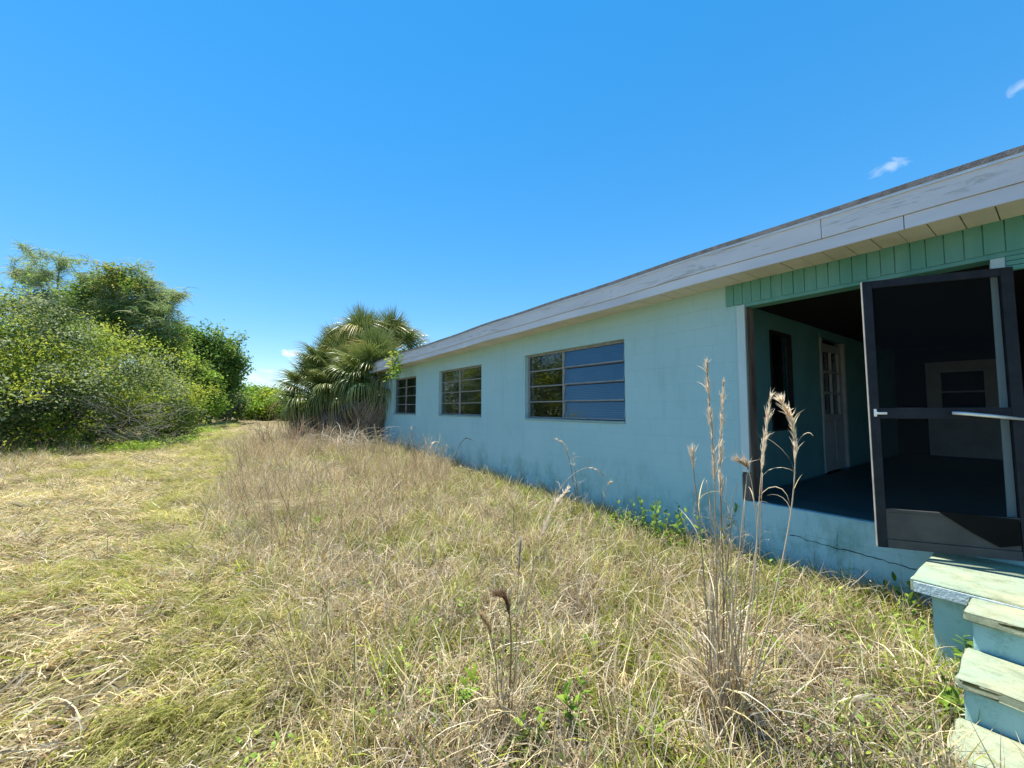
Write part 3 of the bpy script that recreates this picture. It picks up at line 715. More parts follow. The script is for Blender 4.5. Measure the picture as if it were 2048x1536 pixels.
YF = [frond_mesh('frond', 34, .95, 1.8, dr_, [(.26, .27, .05), (.34, .29, .10)], .8) for dr_ in (1.0, 1.5)]
DF = [frond_mesh('dead_frond', 28, .9, 1.4, dr_, [(.20, .15, .105), (.38, .31, .235)], .8, .8, 1) for dr_ in (1.3, 1.7, 2.0)]
for me in GF + YF + DF: me.materials.append(MATS['palm_leaf'])
def palm(label, base, top, n_green, n_dead, dead_low, scale=1.0, lowest=-38):
    o = empty('fan_palm', (0, 0, 0), label, 'palm', 'fan palms beyond the house corner')
    base = np.array(base, float); top = np.array(top, float)
    tubes('trunk', [([base - [0, 0, .2], base * .66 + top * .34 + [.04, .03, 0], base * .33 + top * .67, top], [.22, .19, .18, .14])], 'bark', o, 9)
    ga = 2.39996
    for i in range(n_green):
        f_ = i / n_green; el = R(84) - R(84 - lowest) * f_ ** .95                # young leaves stand, old ones hang
        az = i * ga + rng.uniform(-.2, .2)
        src = GF[min(4, int(f_ * 5 * .99))] if rng.random() > .12 else YF[int(rng.integers(2))]
        fr_ = bpy.data.objects.new('frond', src); COL.objects.link(fr_); fr_.parent = o
        fr_.location = top + [0, 0, .12 - .5 * f_]; fr_.rotation_euler = (rng.uniform(-.3, .3), -el, az); fr_.scale = (scale * rng.uniform(.9, 1.1),) * 3
    for i in range(n_dead):
        f_ = i / max(1, n_dead); el = -R(30) - R(54) * f_ ** .7
        az = i * ga + rng.uniform(-.4, .4)
        fr_ = bpy.data.objects.new('dead_frond', DF[i % 3]); COL.objects.link(fr_); fr_.parent = o
        fr_.location = top + [0, 0, -.35 - (top[2] - base[2] - 1.4) * f_ * dead_low]; fr_.rotation_euler = (rng.uniform(-.4, .4), -el, az); fr_.scale = (scale * rng.uniform(.8, 1.05),) * 3
    return o
def pt(px, py, d): return np.array(at_depth(px, py, d))
def palm_at(label, px, py, d, ng, nd, dl=1.0, sc=1.0, low=-38):
    tp = pt(px, py, d); palm(label, (tp[0] + .1, tp[1] + .15, .25), tp, ng, nd, dl, sc, low)
palm_at('tallest fan palm whose crown stands behind the roof corner', 785, 705, 16.8, 54, 26, 1.0, .95)
palm_at('fan palm with upright green crown next to the tallest palm', 724, 702, 16.2, 54, 30, 1.0, .95)
palm_at('fan palm with full green crown, middle one of the palm clump', 676, 745, 15.4, 58, 60, 1.0, .95, -22)
palm_at('leaning low fan palm with hanging tan fronds beside the mown strip', 636, 786, 15.0, 52, 90, .95, .92, -24)
palm_at('low fan palm with ragged skirt between the leaning palm and the house', 694, 776, 14.4, 44, 90, .95, .9, -12)
palm_at('fan palm with brown dead skirt pressed against the house corner', 750, 752, 13.7, 46, 90, 1.0, .92, -16)

# vine hanging over the fascia at the far corner
o = empty('roof_vine', (0, 0, 0), 'small green vine hanging over the far end of the fascia', 'vine')
pts = [at_x(790 + random.uniform(-9, 9), yy, 3.85) for yy in np.linspace(708, 752, 26)]
vt = at_x(792, 706, 3.86); vb = at_x(786, 752, 3.85)
C = np.array([[q.x, q.y, q.z] for q in pts])
link('leaves', leaf_mesh('leaves', C, 12, (.05, .14, .06), .10, [BG, MG, YG]), 'leaf', o)
tubes('stem', [([np.array(vt) + [.3, .1, .06], np.array(vt), np.array(vt) * .5 + np.array(vb) * .5, np.array(vb)], [.012, .01, .008, .004])], 'bark', o, 5)

# ------------------------------------------------------------------ far things over the bushes
def pole(label, px, py_top, d):
    top = at_depth(px, py_top, d); o = empty('utility_pole', (0, 0, 0), label, 'utility pole', 'utility poles far beyond the palms')
    tubes('post', [([(top.x, top.y, -.2), (top.x, top.y, top.z)], [.16, .11])], 'pole_wood', o, 8)
    a = Vector((math.cos(-YAW), math.sin(-YAW), 0))
    box('crossarm', top.x - 1.0, top.x + 1.0, top.y - .07, top.y + .07, top.z - .6, top.z - .45, 'pole_wood', o)
    return o
pole('tallest thin utility pole far off past the end of the strip', 564, 766, 95); pole('shorter utility pole far off beside the taller one', 569, 771, 120)
c0 = at_z(578, 826, 0); c0 = at_depth(574, 815, 85)
fh = empty('distant_house', (0, 0, 0), 'distant white house with grey roof partly behind the fan palms', 'house')
box('wall', c0.x - 4, c0.x + 5, c0.y - 3, c0.y + 3, 0, 2.6, 'far_white', fh)
prism('roof', [(c0.x - 4.4, 2.6), (c0.x + .5, 3.9), (c0.x + 5.4, 2.6)], c0.y - 3.4, c0.y + 3.4, 'far_roof', fh)
for k in range(2): box('window', c0.x - 2.6 + 3.5 * k, c0.x - 1.4 + 3.5 * k, c0.y - 3.03, c0.y - 2.99, 1.0, 2.0, 'window_glass', fh)

# ------------------------------------------------------------------ grass clumps (sources for the ground cover)
STRAW = [(.69, .57, .31), (.61, .49, .24), (.80, .70, .45), (.42, .30, .15)]
GREY = [(.64, .54, .37), (.49, .40, .26), (.74, .66, .50), (.30, .21, .12)]
LIME = [(.40, .43, .06), (.33, .39, .05), (.50, .50, .10)]
GREEN = [(.26, .36, .035), (.36, .44, .05), (.16, .25, .03)]
def disc(n, r):
    a = rng.uniform(0, 2 * np.pi, n); q = r * np.sqrt(rng.uniform(0, 1, n)); return np.stack([q * np.cos(a), q * np.sin(a), np.zeros(n) - .005], -1)
def clump_thatch(n=72):        # flattened mown straw
    c = pick(STRAW + LIME[:2], n, [.26, .22, .26, .1, .08, .08]); b = disc(n, .16); b[:, 2] += rng.uniform(0, .03, n)
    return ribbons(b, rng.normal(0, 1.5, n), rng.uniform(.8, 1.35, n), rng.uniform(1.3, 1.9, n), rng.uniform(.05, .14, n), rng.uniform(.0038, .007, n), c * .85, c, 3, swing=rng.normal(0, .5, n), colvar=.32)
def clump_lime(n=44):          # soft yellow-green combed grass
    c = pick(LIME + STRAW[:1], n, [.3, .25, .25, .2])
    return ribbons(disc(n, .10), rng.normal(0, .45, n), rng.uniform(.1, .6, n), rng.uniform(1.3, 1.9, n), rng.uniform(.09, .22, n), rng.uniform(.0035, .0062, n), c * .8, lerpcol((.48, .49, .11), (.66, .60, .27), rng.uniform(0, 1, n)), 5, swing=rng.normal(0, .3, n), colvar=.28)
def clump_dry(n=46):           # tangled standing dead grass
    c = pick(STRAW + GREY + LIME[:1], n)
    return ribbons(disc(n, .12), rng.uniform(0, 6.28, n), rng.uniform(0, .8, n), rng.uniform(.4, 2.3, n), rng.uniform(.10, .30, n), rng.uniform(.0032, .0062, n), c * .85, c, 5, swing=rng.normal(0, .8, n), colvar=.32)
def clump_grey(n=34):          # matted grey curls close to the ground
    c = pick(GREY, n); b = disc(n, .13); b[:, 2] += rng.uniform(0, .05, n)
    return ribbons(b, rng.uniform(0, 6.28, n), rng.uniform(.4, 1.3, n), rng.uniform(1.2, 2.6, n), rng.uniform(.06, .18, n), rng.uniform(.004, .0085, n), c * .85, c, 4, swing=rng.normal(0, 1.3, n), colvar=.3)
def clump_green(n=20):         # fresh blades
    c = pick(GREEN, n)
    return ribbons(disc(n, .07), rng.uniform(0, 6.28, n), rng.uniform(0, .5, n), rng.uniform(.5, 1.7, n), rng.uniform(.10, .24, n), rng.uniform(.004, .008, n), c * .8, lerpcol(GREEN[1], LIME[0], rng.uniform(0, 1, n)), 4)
def clump_broad(n=30):         # small broad leaves
    c = pick([(.21, .31, .05), (.29, .35, .06), (.14, .22, .035)], n); b = disc(n, .10); b[:, 2] += rng.uniform(.01, .12, n)
    return ribbons(b, rng.uniform(0, 6.28, n), rng.uniform(.5, 1.2, n), rng.uniform(1.2, 1.9, n), rng.uniform(.016, .042, n), rng.uniform(.008, .018, n), c, c * 1.1, 4, shape='leaf', roll=rng.normal(0, .4, n))
def clump_stems(n=7):          # tall dead stems with wispy tops
    red = pick([(.40, .27, .15), (.54, .41, .25), (.64, .52, .34), (.28, .18, .11)], n)
    b = disc(n, .10); L = rng.uniform(.35, .8, n); az = rng.uniform(0, 6.28, n); th = rng.uniform(0, .38, n)
    p1 = ribbons(b, az, th, th + rng.uniform(0, .5, n), L, rng.uniform(.0035, .0055, n), red * .8, red, 4, shape='stem')
    m = n * 8; i = rng.integers(0, n, m); s_ = rng.uniform(.25, 1, m)
    bb = b[i] + np.stack([np.sin(th[i]) * np.cos(az[i]), np.sin(th[i]) * np.sin(az[i]), np.cos(th[i])], -1) * (L[i] * s_)[:, None]
    p2 = ribbons(bb, rng.uniform(0, 6.28, m), rng.uniform(.1, .8, m), rng.uniform(.8, 2.6, m), rng.uniform(.05, .16, m), rng.uniform(.0015, .003, m), red[i], pick(STRAW, m), 3, swing=rng.normal(0, .8, m))
    return merge([p1, p2])
KINDS = [('thatch', clump_thatch, 6), ('lime', clump_lime, 5), ('dry', clump_dry, 6), ('grey', clump_grey, 4), ('green', clump_green, 4), ('broad', clump_broad, 4), ('stems', clump_stems, 6)]
SRC = {}
for kn, fn, cnt in KINDS:
    cl = bpy.data.collections.new('source_' + kn)
    for i in range(cnt):
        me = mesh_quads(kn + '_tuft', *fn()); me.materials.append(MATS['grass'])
        ob = bpy.data.objects.new('tuft_%s_%d' % (kn, i), me); cl.objects.link(ob)
    SRC[kn] = (cl, cnt)
def scatter(name, label, cat, kn, pts, scl, yaw=None, tilt=.12):
    cl, cnt = SRC[kn]; n = len(pts)
    me = bpy.data.meshes.new(name); me.vertices.add(n); me.vertices.foreach_set('co', np.asarray(pts, np.float32).ravel())
    a = me.attributes.new('scl', 'FLOAT', 'POINT'); a.data.foreach_set('value', np.asarray(scl, np.float32))
    a = me.attributes.new('idx', 'INT', 'POINT'); a.data.foreach_set('value', rng.integers(0, cnt, n).astype(np.int32))
    rt = np.zeros((n, 3), np.float32); rt[:, 2] = rng.uniform(0, 6.28, n) if yaw is None else yaw; rt[:, :2] = rng.normal(0, tilt, (n, 2))
    a = me.attributes.new('rot', 'FLOAT_VECTOR', 'POINT'); a.data.foreach_set('vector', rt.ravel())
    o = link(name, me, 'grass'); tag(o, label, cat, kind='stuff')
    ng = bpy.data.node_groups.new('scatter_' + kn, 'GeometryNodeTree')
    ng.interface.new_socket('Geometry', in_out='INPUT', socket_type='NodeSocketGeometry'); ng.interface.new_socket('Geometry', in_out='OUTPUT', socket_type='NodeSocketGeometry')
    N = ng.nodes; gi = N.new('NodeGroupInput'); go = N.new('NodeGroupOutput')
    ci = N.new('GeometryNodeCollectionInfo'); ci.inputs['Collection'].default_value = cl; ci.inputs['Separate Children'].default_value = True; ci.inputs['Reset Children'].default_value = True
    ip = N.new('GeometryNodeInstanceOnPoints'); ip.inputs['Pick Instance'].default_value = True
    def na(nm, dt):
        q = N.new('GeometryNodeInputNamedAttribute'); q.data_type = dt; q.inputs['Name'].default_value = nm; return q.outputs['Attribute']
    er = N.new('FunctionNodeEulerToRotation'); L = ng.links
    L.new(na('rot', 'FLOAT_VECTOR'), er.inputs[0]); L.new(er.outputs[0], ip.inputs['Rotation'])
    L.new(na('scl', 'FLOAT'), ip.inputs['Scale']); L.new(na('idx', 'INT'), ip.inputs['Instance Index'])
    L.new(gi.outputs[0], ip.inputs['Points']); L.new(ci.outputs[0], ip.inputs['Instance']); L.new(ip.outputs[0], go.inputs[0])
    md = o.modifiers.new('scatter', 'NODES'); md.node_group = ng
    return o
# where each kind grows: candidate points thin out with distance
def cand(x0, x1, y0, y1, dens_fn, nmax):
    n = int((x1 - x0) * (y1 - y0) * nmax); x = rng.uniform(x0, x1, n); y = rng.uniform(y0, y1, n)
    d = np.hypot(x, y); keep = rng.uniform(0, 1, n) * nmax < dens_fn(d)
    # in view, with a margin
    dep = x * math.sin(YAW) + y * math.cos(YAW); lat = x * math.cos(YAW) - y * math.sin(YAW)
    keep &= (dep > .6) & (np.abs(lat) < dep * 1.45 + 1.0)
    keep &= ~((x > W - .03) & (y < YN + .1)) & ~((x > 3.44) & (y < .55)) & ~((x > 2.49) & (y < .37))
    return x[keep], y[keep], d[keep]
def nf(x, y, s, o=0): return np.array([mnoise.noise(Vector((a * s + o, b_ * s, o * 1.7))) for a, b_ in zip(x, y)])
def edge(y): return .15 + .25 * math.sin(y * .6) 
PX = lambda x, y: x - np.array([edge(v) for v in y])
def put(name, label, cat, kn, dens, nmax, keepfn, region=(-12, 4.3, -.6, 46), s0=1.0, grow=.02, yaw=None, tilt=.12):
    x, y, d = cand(*region, dens, nmax); k = keepfn(x, y, d); x, y, d = x[k], y[k], d[k]
    pts = np.array([(a, b_, g(a, b_)) for a, b_ in zip(x, y)]); sc = (s0 + grow * d) * rng.uniform(.7, 1.3, len(x))
    return scatter(name, label, cat, kn, pts, sc, None if yaw is None else yaw(x, y), tilt)
U = lambda n: rng.uniform(0, 1, n)
dn = lambda near, f: (lambda d: near / (1 + (d / f) ** 1.7))
comb = lambda x, y: -1.9 + 1.6 * nf(x, y, .9, 5) + rng.normal(0, .9, len(x))
put('mown_grass', 'flattened mown straw coloured grass of the strip between thicket and house', 'grass', 'thatch', dn(52, 9), 52,
    lambda x, y, d: (U(len(x)) < np.clip(.75 - PX(x, y) * .9, .10, 1)), s0=1.0, grow=.045, yaw=comb)
put('soft_grass', 'soft yellow green grass in combed patches along the mown strip', 'grass', 'lime', dn(64, 10), 64,
    lambda x, y, d: (nf(x, y, .55, 2) + .35 * nf(x, y, 1.9, 9) + np.exp(-((PX(x, y) + .3) / .5) ** 2) * .75 > .27) & (PX(x, y) < .7), s0=.85, grow=.03, yaw=comb)
put('dry_grass', 'tangled standing dry grass between the mown strip and the wall', 'grass', 'dry', dn(58, 7), 58,
    lambda x, y, d: (PX(x, y) > -.05 + .4 * nf(x, y, .8, 4)) | (U(len(x)) < .03) | ((x < -2.9 - .05 * y + .5 * nf(x, y, .7, 40)) & (U(len(x)) < .8)), region=(-7, 5.5, -.6, 22), s0=1.0, grow=.045)
put('matted_grass', 'matted grey dead grass lying under the standing stems', 'grass', 'grey', dn(52, 6), 52,
    lambda x, y, d: (nf(x, y, .9, 7) > -.22) & (PX(x, y) > -.1) | (U(len(x)) < .12), region=(-7, 5.5, -.6, 18), s0=1.0, grow=.04)
put('green_grass', 'fresh green grass blades growing through the dry grass', 'grass', 'green', dn(82, 6), 82,
    lambda x, y, d: (nf(x, y, .9, 11) + .5 * nf(x, y, 2.5, 12) + .16 * (x - 1) > .02) & (PX(x, y) > -.1), region=(-5, 4.3, -.6, 18), s0=.85, grow=.04)
put('leafy_weeds', 'small broad leaved green weeds scattered through the dry grass', 'weeds', 'broad', dn(52, 6), 52,
    lambda x, y, d: (nf(x, y, .8, 21) + .3 * nf(x, y, 3, 22) + .10 * (x - 1.5) > .18) & (PX(x, y) > -.2), region=(-5, 4.3, -.6, 16), s0=.9, grow=.04)
put('tall_dead_stems', 'tall thin brown dead stems standing in the unmown grass', 'stems', 'stems', lambda d: np.where(d < 2.3, 0, 14), 14,
    lambda x, y, d: (PX(x, y) > .15) & (nf(x, y, .6, 31) + .03 * (y - 6) - .2 * np.clip(x - 2.8, 0, 2) + .5 * np.exp(-((PX(x, y) - .55) / .45) ** 2) * (y > 4) > -.08), region=(0, 4.2, 1.8, 14.5), s0=.8, grow=.02)
put('verge_stems', 'brown dead stems along the foot of the thicket', 'stems', 'stems', lambda d: np.full_like(d, 5), 5,
    lambda x, y, d: (x < -3.3 - .03 * y) & (nf(x, y, .7, 51) > -.1), region=(-8, -3, 6, 24), s0=.7, grow=.01)

# ------------------------------------------------------------------ single plants one can point to
def rib_obj(name, parent, v, m='grass', nm=None):
    return link(name, mesh_quads(name, *v), m, parent)
def curve_pts(pixels, depths):
    q = [np.array(at_depth(px, py, d)) for (px, py), d in zip(pixels, depths)]
    out = []                                            # Catmull-Rom
    q = [2 * q[0] - q[1]] + q + [2 * q[-1] - q[-2]]
    for i in range(1, len(q) - 2):
        for s in np.linspace(0, 1, 6, endpoint=False):
            a, b_, c_, d_ = q[i - 1], q[i], q[i + 1], q[i + 2]
            out.append(.5 * (2 * b_ + (c_ - a) * s + (2 * a - 5 * b_ + 4 * c_ - d_) * s * s + (3 * b_ - a - 3 * c_ + d_) * s ** 3))
    out.append(q[-2]); return np.array(out)
def stalk(parent, pixels, d, r=.003, head=None, col=(.42, .34, .23), fluff=1.0, dd=None, hw=1.0, hc=None):
    """stem along the pixels (bottom to top); the last part carries a feathery head"""
    P = curve_pts(pixels, dd if dd else [d] * len(pixels))
    P[0][2] = min(P[0][2], g(P[0][0], P[0][1]) + .01)
    st = tubes('stem', [(P, list(np.linspace(r, r * .45, len(P))))], 'grass', parent, 5, col)
    nl_ = int(len(P) * .5)
    if r > .002 and nl_ > 4:                              # dry sheaths curling off the stem
        j = rng.integers(int(len(P) * .15), int(len(P) * .8), 5); cc_ = pick(STRAW[:3] + GREY[:3], 5)
        rib_obj('dry_leaf', parent, ribbons(P[j], rng.uniform(0, 6.28, 5), rng.uniform(.1, .5, 5), rng.uniform(.8, 3.0, 5), rng.uniform(.08, .26, 5) * (1 if P[-1][2] > .6 else .6), rng.uniform(.003, .007, 5), cc_ * .9, cc_, 6, swing=rng.normal(0, 1, 5)))
    if head:
        i0 = int(len(P) * (1 - head)); HP = P[i0:]; n = int(380 * fluff)
        k = rng.uniform(0, len(HP) - 1.01, n); i = k.astype(int); f_ = (k - i)[:, None]
        b_ = HP[i] * (1 - f_) + HP[i + 1] * f_; dr_ = HP[np.minimum(i + 1, len(HP) - 1)] - HP[i]; dr_ /= np.linalg.norm(dr_, axis=1)[:, None] + 1e-9
        ph = rng.uniform(0, 9); lump = np.clip(.75 + .55 * np.sin(k * 1.7 + ph) + .35 * np.sin(k * 3.9 + 2 * ph), .12, 1.5); bias = rng.uniform(0, 6.28)
        az = np.arctan2(dr_[:, 1], dr_[:, 0]) + rng.normal(0, .9, n); th = np.arccos(np.clip(dr_[:, 2], -1, 1)) + rng.normal(0, .13, n) * lump
        v = ribbons(b_, az, th, th + rng.normal(.08, .45, n), rng.uniform(.03, .085, n) * hw * (1.15 - .6 * k / len(HP)) * (.45 + .6 * lump), rng.uniform(.003, .007, n) * hw, pick(hc or [(.76, .64, .47), (.82, .71, .55), (.58, .44, .30)], n), pick(hc or [(.88, .79, .64), (.78, .66, .50)], n), 3, swing=rng.normal(0, .5, n))
        rib_obj('seed_head', parent, v)
    return P
def tuft(parent, c, n, r, hmin, hmax, cols, wid=(.003, .006), th=(.0, .5), th1=(.3, 1.8), name='dead_leaves'):
    b_ = disc(n, r) + np.array(c); cc = pick(cols, n)
    rib_obj(name, parent, ribbons(b_, rng.uniform(0, 6.28, n), rng.uniform(*th, n), rng.uniform(*th1, n), rng.uniform(hmin, hmax, n), rng.uniform(*wid, n), cc * .75, cc, 6, swing=rng.normal(0, .5, n)))
# big plume clump by the steps
A = empty('plume_grass', (0, 0, 0), 'tall bundle of dry plume grass with pale feathery seed heads before the porch', 'grass clump', 'plume grass clumps')
D0 = 1.92; B0 = (1445, 1500)
cs = [(.56, .46, .32), (.46, .33, .22), (.62, .53, .39)]
stalk(A, [(1442, 1500), (1436, 1300), (1432, 1100), (1428, 930), (1418, 800), (1414, 728)], D0, .0045, .48, cs[0], 2.0)
stalk(A, [(1450, 1500), (1448, 1300), (1445, 1100), (1440, 950), (1443, 850), (1447, 770)], D0 + .03, .004, .46, cs[1], 1.6)
stalk(A, [(1436, 1500), (1420, 1300), (1405, 1120), (1395, 1010), (1388, 950), (1384, 905)], D0 - .03, .0035, .18, cs[0], .5)
stalk(A, [(1455, 1500), (1490, 1280), (1512, 1100), (1520, 980), (1530, 880), (1541, 797)], D0 + .05, .004, .35, cs[0], 1.0)
stalk(A, [(1470, 1500), (1540, 1230), (1578, 1050), (1590, 930), (1585, 850), (1562, 803)], D0 + .04, .004, .40, cs[2], 1.0)
stalk(A, [(1462, 1500), (1500, 1250), (1514, 1080), (1508, 1000), (1497, 940), (1482, 925)], D0 + .02, .0035, .22, cs[2], .5)
for k in range(30):
    x0 = 1446 + rng.normal(0, 26); tx = 1440 + rng.normal(0, 42); ty = rng.uniform(930, 1330)
    stalk(A, [(x0, 1500), (x0 * .5 + tx * .5 + rng.normal(0, 5), (1500 + ty) / 2), (tx, ty)], D0 + rng.normal(0, .06), rng.uniform(.0025, .005), None, cs[k % 3])
c = at_depth(1450, 1500, D0); c.z = g(c.x, c.y)
tuft(A, c, 190, .11, .25, .85, STRAW + GREY, (.004, .009), (.0, .30), (.1, 2.4))
tuft(A, c, 150, .28, .10, .32, GREY, (.005, .011), (.2, .9), (1.0, 2.6), 'dead_curls')
# small clump with the curled rust head
A2 = empty('plume_grass', (0, 0, 0), 'short dry grass clump with one curled rust brown head', 'grass clump', 'plume grass clumps')
stalk(A2, [(1010, 1490), (1018, 1400), (1022, 1300), (1020, 1240), (1010, 1200), (990, 1187)], 1.86, .005, .36, (.42, .28, .16), 1.8, None, .8, [(.40, .25, .13), (.50, .34, .19), (.30, .18, .10)])
stalk(A2, [(1002, 1490), (996, 1400), (990, 1310), (978, 1260), (962, 1232)], 1.86, .0038, .35, (.44, .34, .2), 1.2, None, .8, [(.50, .39, .22), (.42, .30, .17)])
stalk(A2, [(1018, 1490), (1026, 1380), (1048, 1230), (1072, 1110), (1105, 1020), (1138, 975)], 1.95, .004, .36, (.52, .41, .27), 1.0, [1.86, 1.9, 1.98, 2.05, 2.1, 2.15], .7)
stalk(A2, [(1014, 1490), (1030, 1330), (1035, 1200), (1040, 1090)], 1.9, .0025, .2, (.40, .32, .23), .3)
for k in range(10):
    x0 = 1010 + rng.normal(0, 10); tx = x0 + rng.normal(0, 22); ty = rng.uniform(1240, 1420)
    stalk(A2, [(x0, 1490), (x0 * .6 + tx * .4, (1490 + ty) / 2), (tx, ty)], 1.86 + rng.normal(0, .03), rng.uniform(.0025, .004), None, cs[k % 3])
c = at_depth(1010, 1490, 1.86); c.z = g(c.x, c.y)
tuft(A2, c, 120, .10, .12, .40, GREY + STRAW[:1], (.003, .007), (.0, .6), (.4, 2.4))
# single stalks along the wall
def single(label, pix, d, r, head, col, fluff=.5, hw=.8, arch=None):
    o = empty('grass_stalk', (0, 0, 0), label, 'grass stalk', 'single dry stalks along the wall')
    b_ = at_depth(pix[0][0], pix[0][1], d); gz = g(b_.x, b_.y)
    stalk(o, pix, d, r, head, col, fluff, None, hw)
    tuft(o, (b_.x, b_.y, gz), 16, .05, .15, .35, STRAW + GREY)
PALE = (.55, .50, .42); BR = (.30, .23, .16)
single('bleached stalk with a hooked tip below the middle window', [(905, 1010), (897, 960), (888, 915), (880, 888), (868, 884), (860, 897)], 8.2, .009, .25, PALE)
single('straight bleached stalk standing against the wall between two windows', [(887, 1010), (889, 950), (892, 905), (893, 892)], 8.3, .009, .2, PALE)
single('brown arching stalk bending over below the middle window', [(898, 1000), (905, 950), (915, 900), (930, 878), (944, 880)], 8.4, .007, .35, BR)
single('dark upright stalk with round tip below the far window', [(832, 1000), (828, 930), (825, 880), (823, 856)], 9.5, .010, .12, BR)
single('brown stalk with long drooping head below the large window', [(1155, 1010), (1146, 960), (1140, 925), (1128, 890), (1112, 879)], 5.5, .006, .45, BR, .8)
single('thin upright stalk beside the drooping one under the large window', [(1158, 1015), (1152, 960), (1148, 910)], 5.5, .007, .3, (.38, .3, .22))
single('thin pale stalk arching low across the wall under the large window', [(1100, 1015), (1130, 965), (1160, 940), (1186, 936), (1206, 950)], 5.3, .005, .35, PALE)
single('short leaning stalk between the large window and the leafy vine', [(1190, 1075), (1205, 1010), (1215, 975), (1222, 965)], 4.6, .005, .3, (.45, .37, .27))
# arching dry grass at the foot of the palms
for i, (px, py, d, n, lab) in enumerate([(735, 895, 10.6, 42, 'arching bleached grass clump against the wall corner under the palms'), (690, 895, 10.8, 42, 'arching bleached grass clump below the dead palm skirt'), (640, 895, 11.2, 36, 'arching dry grass clump below the low leaning palm'), (585, 893, 12.5, 50, 'reddish dry grass clump at the edge of the mown strip'), (530, 893, 12.5, 46, 'sparse reddish stems beside the mown strip opposite the palms')]):
    q = at_depth(px, py, d); gz = g(q.x, q.y)
    o = empty('arching_grass', (0, 0, 0), lab, 'grass clump', 'arching dry grass below the palms')
    colz = [(.66, .58, .46), (.56, .48, .37), (.72, .66, .55)] if i < 3 else [(.33, .22, .15), (.40, .30, .21), (.28, .19, .14)]
    tuft(o, (q.x, q.y, gz), n, .25, .8, 1.5, colz, (.009, .018), (.05, .5), ((1.6, 2.6) if i < 3 else (.2, 1.4)), 'blades')
    tuft(o, (q.x, q.y, gz), n * 2, .45, .25, .6, STRAW + GREY, (.006, .012), (.1, .9), (.8, 2.2), 'low_blades')
# straw swept flat in the unmown part
q = at_depth(600, 1030, 5.6); o = empty('flattened_straw', (0, 0, 0), 'tuft of straw combed over flat in the unmown grass', 'grass clump')
n = 260; b_ = np.stack([q.x + rng.normal(.25, .28, n), q.y + rng.normal(0, .12, n), g(q.x, q.y) + rng.uniform(.05, .13, n)], -1)
rib_obj('blades', o, ribbons(b_, np.pi + .45 + rng.normal(0, .14, n), rng.uniform(.9, 1.3, n), rng.uniform(1.7, 2.2, n), rng.uniform(.4, .8, n), rng.uniform(.003, .006, n), pick(GREY, n), pick(STRAW + GREY, n), 5))
rib_obj('roots', o, ribbons(disc(60, .3) + [q.x + .25, q.y, g(q.x, q.y)], rng.uniform(0, 6.28, 60), rng.uniform(0, .4, 60), rng.uniform(.5, 1.5, 60), rng.uniform(.15, .3, 60), rng.uniform(.003, .006, 60), (.3, .25, .18), (.4, .34, .25), 4))

# leafy weeds: each leaf a part
def leaf_src(name, L, w_, col):
    v = ribbons(np.zeros((1, 3)), np.array([0.0]), np.array([1.15]), np.array([1.75]), np.array([L]), np.array([w_]), col, np.array(col) * 1.15, 5, shape='leaf', roll=np.zeros(1), colvar=0)
    me = mesh_quads(name, *v); me.materials.append(MATS['leaf']); return me
LS = [leaf_src('leaf', .052, .020, (.22, .36, .045)), leaf_src('leaf', .062, .022, (.28, .40, .05)), leaf_src('leaf', .042, .017, (.16, .28, .035))]
VS = [leaf_src('leaf', .060, .026, (.17, .29, .035)), leaf_src('leaf', .05, .024, (.24, .36, .045)), leaf_src('leaf', .07, .03, (.11, .20, .03))]
def weed(label, pos, h, ns, per, src, lean=.25, spread=.03):
    o = empty('leafy_weed', (0, 0, 0), label, 'weed', 'single leafy weeds'); stems = []
    for s_ in range(ns):
        a = rng.uniform(0, 6.28); b0 = np.array(pos) + [rng.normal(0, spread), rng.normal(0, spread), -.01]
        tp = b0 + np.array([math.cos(a) * h * lean * rng.uniform(.3, 1.3), math.sin(a) * h * lean * rng.uniform(.3, 1.3), h * rng.uniform(.7, 1.1)])
        md = b0 * .5 + tp * .5 + rng.normal(0, .02, 3); stems.append(([b0, md, tp], [.004, .003, .0015]))
        for k in range(per):
            f_ = .25 + .75 * k / (per - 1); p_ = (b0 * (1 - f_) + md * f_) * (1 - f_) + (md * (1 - f_) + tp * f_) * f_
            lo = bpy.data.objects.new('leaf', src[int(rng.integers(len(src)))]); COL.objects.link(lo); lo.parent = o
            lo.location = p_; lo.rotation_euler = (rng.uniform(-.4, .4), rng.uniform(-.7, .4) - .5 * (f_ > .9), k * 2.4 + rng.uniform(-.4, .4)); lo.scale = (rng.uniform(.7, 1.25),) * 3
    tubes('stem', stems, 'grass', o, 4, (.16, .24, .05))
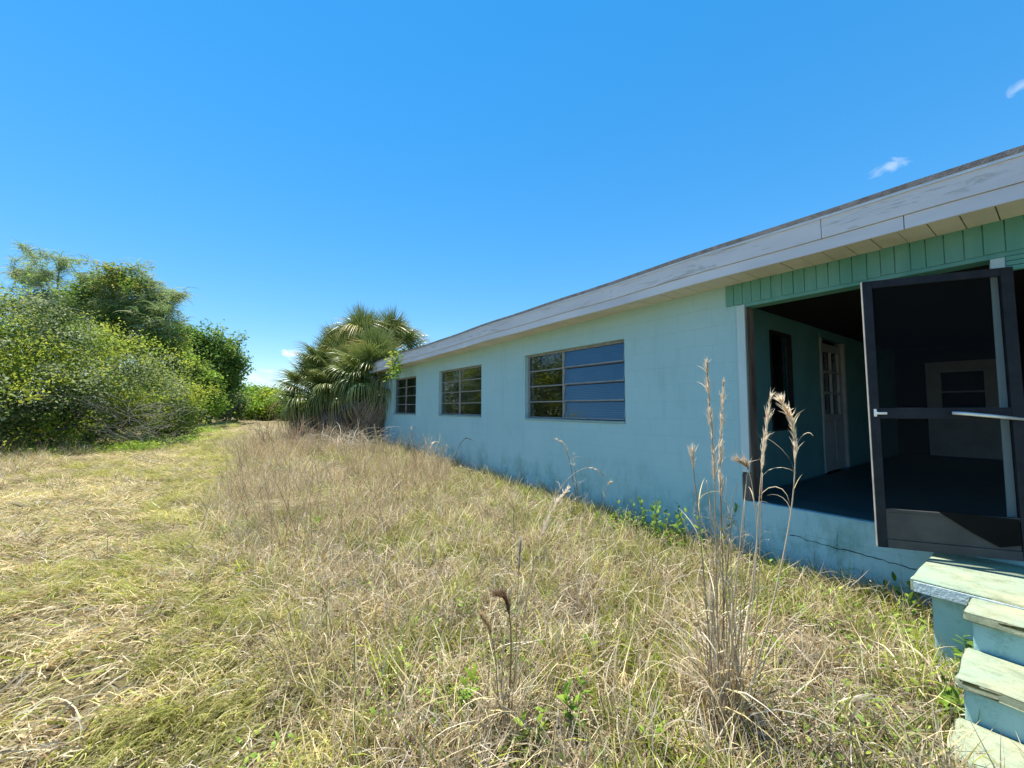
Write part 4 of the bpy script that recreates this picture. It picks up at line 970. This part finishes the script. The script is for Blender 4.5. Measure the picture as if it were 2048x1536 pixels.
def on_ground(px, py):
    q = at_z(px, py, .03); q = at_z(px, py, g(q.x, q.y)); return (q.x, q.y, g(q.x, q.y))
weed('bright green leafy weed just right of the curled rust grass head', on_ground(1085, 1500), .17, 3, 8, LS)
weed('tallest bright green leafy weed between the two plume grass clumps', on_ground(1160, 1490), .27, 4, 9, LS)
weed('light green weed with upright leaves in the open dry grass', on_ground(1175, 1330), .16, 3, 7, LS)
weed('low bluish green weed at the edge of the swept straw', on_ground(632, 1075), .25, 3, 8, VS)
weed('leafy weed among dry blades left of the rust grass clump', on_ground(935, 1440), .2, 3, 8, LS)
weed('leafy weed growing against the bottom tread of the steps', on_ground(1890, 1420), .14, 4, 7, VS)
weed('dark weed at the corner of the landing and the porch wall', (4.15, .78, g(4.15, .78)), .26, 5, 9, VS)
weed('green weed sprouting beside the landing footing', (3.40, .42, .02), .24, 4, 8, VS)
weed('yellow green weed in the shade of the plume grass bundle', on_ground(1300, 1500), .13, 3, 8, LS)
weed('yellow green weed in the grass before the cracked wall', on_ground(1560, 1330), .13, 4, 7, LS)
for (px, py, h, ns, lab) in [(1300, 1070, .46, 16, 'bushy green plant climbing the wall left of the porch jamb'), (1375, 1070, .5, 9, 'loose reddish tipped plant beside the porch jamb'), (1252, 1058, .3, 9, 'low green plant at the wall foot under the large window')]:
    q = at_x(px, py, 3.9); weed(lab, (q.x, q.y, g(q.x, q.y)), h, ns, 10, VS, .4, .12)
# crumpled scrap lying in the grass
q = on_ground(1605, 1475); bm = bmesh.new(); bmesh.ops.create_grid(bm, x_segments=14, y_segments=8, size=.5)
for v in bm.verts:
    n_ = mnoise.noise_vector(v.co * 5); v.co = Vector((v.co.x * .17 + n_.x * .03, v.co.y * .07 + n_.y * .02, .05 + n_.z * .035))
bmesh.ops.solidify(bm, geom=bm.faces[:], thickness=.002)
o = from_bm('plastic_scrap', bm, 'cloth_grey'); o.location = q; o.rotation_euler = (0, 0, -.9)
tag(o, 'crumpled grey plastic scrap lying in the grass before the steps', 'scrap')
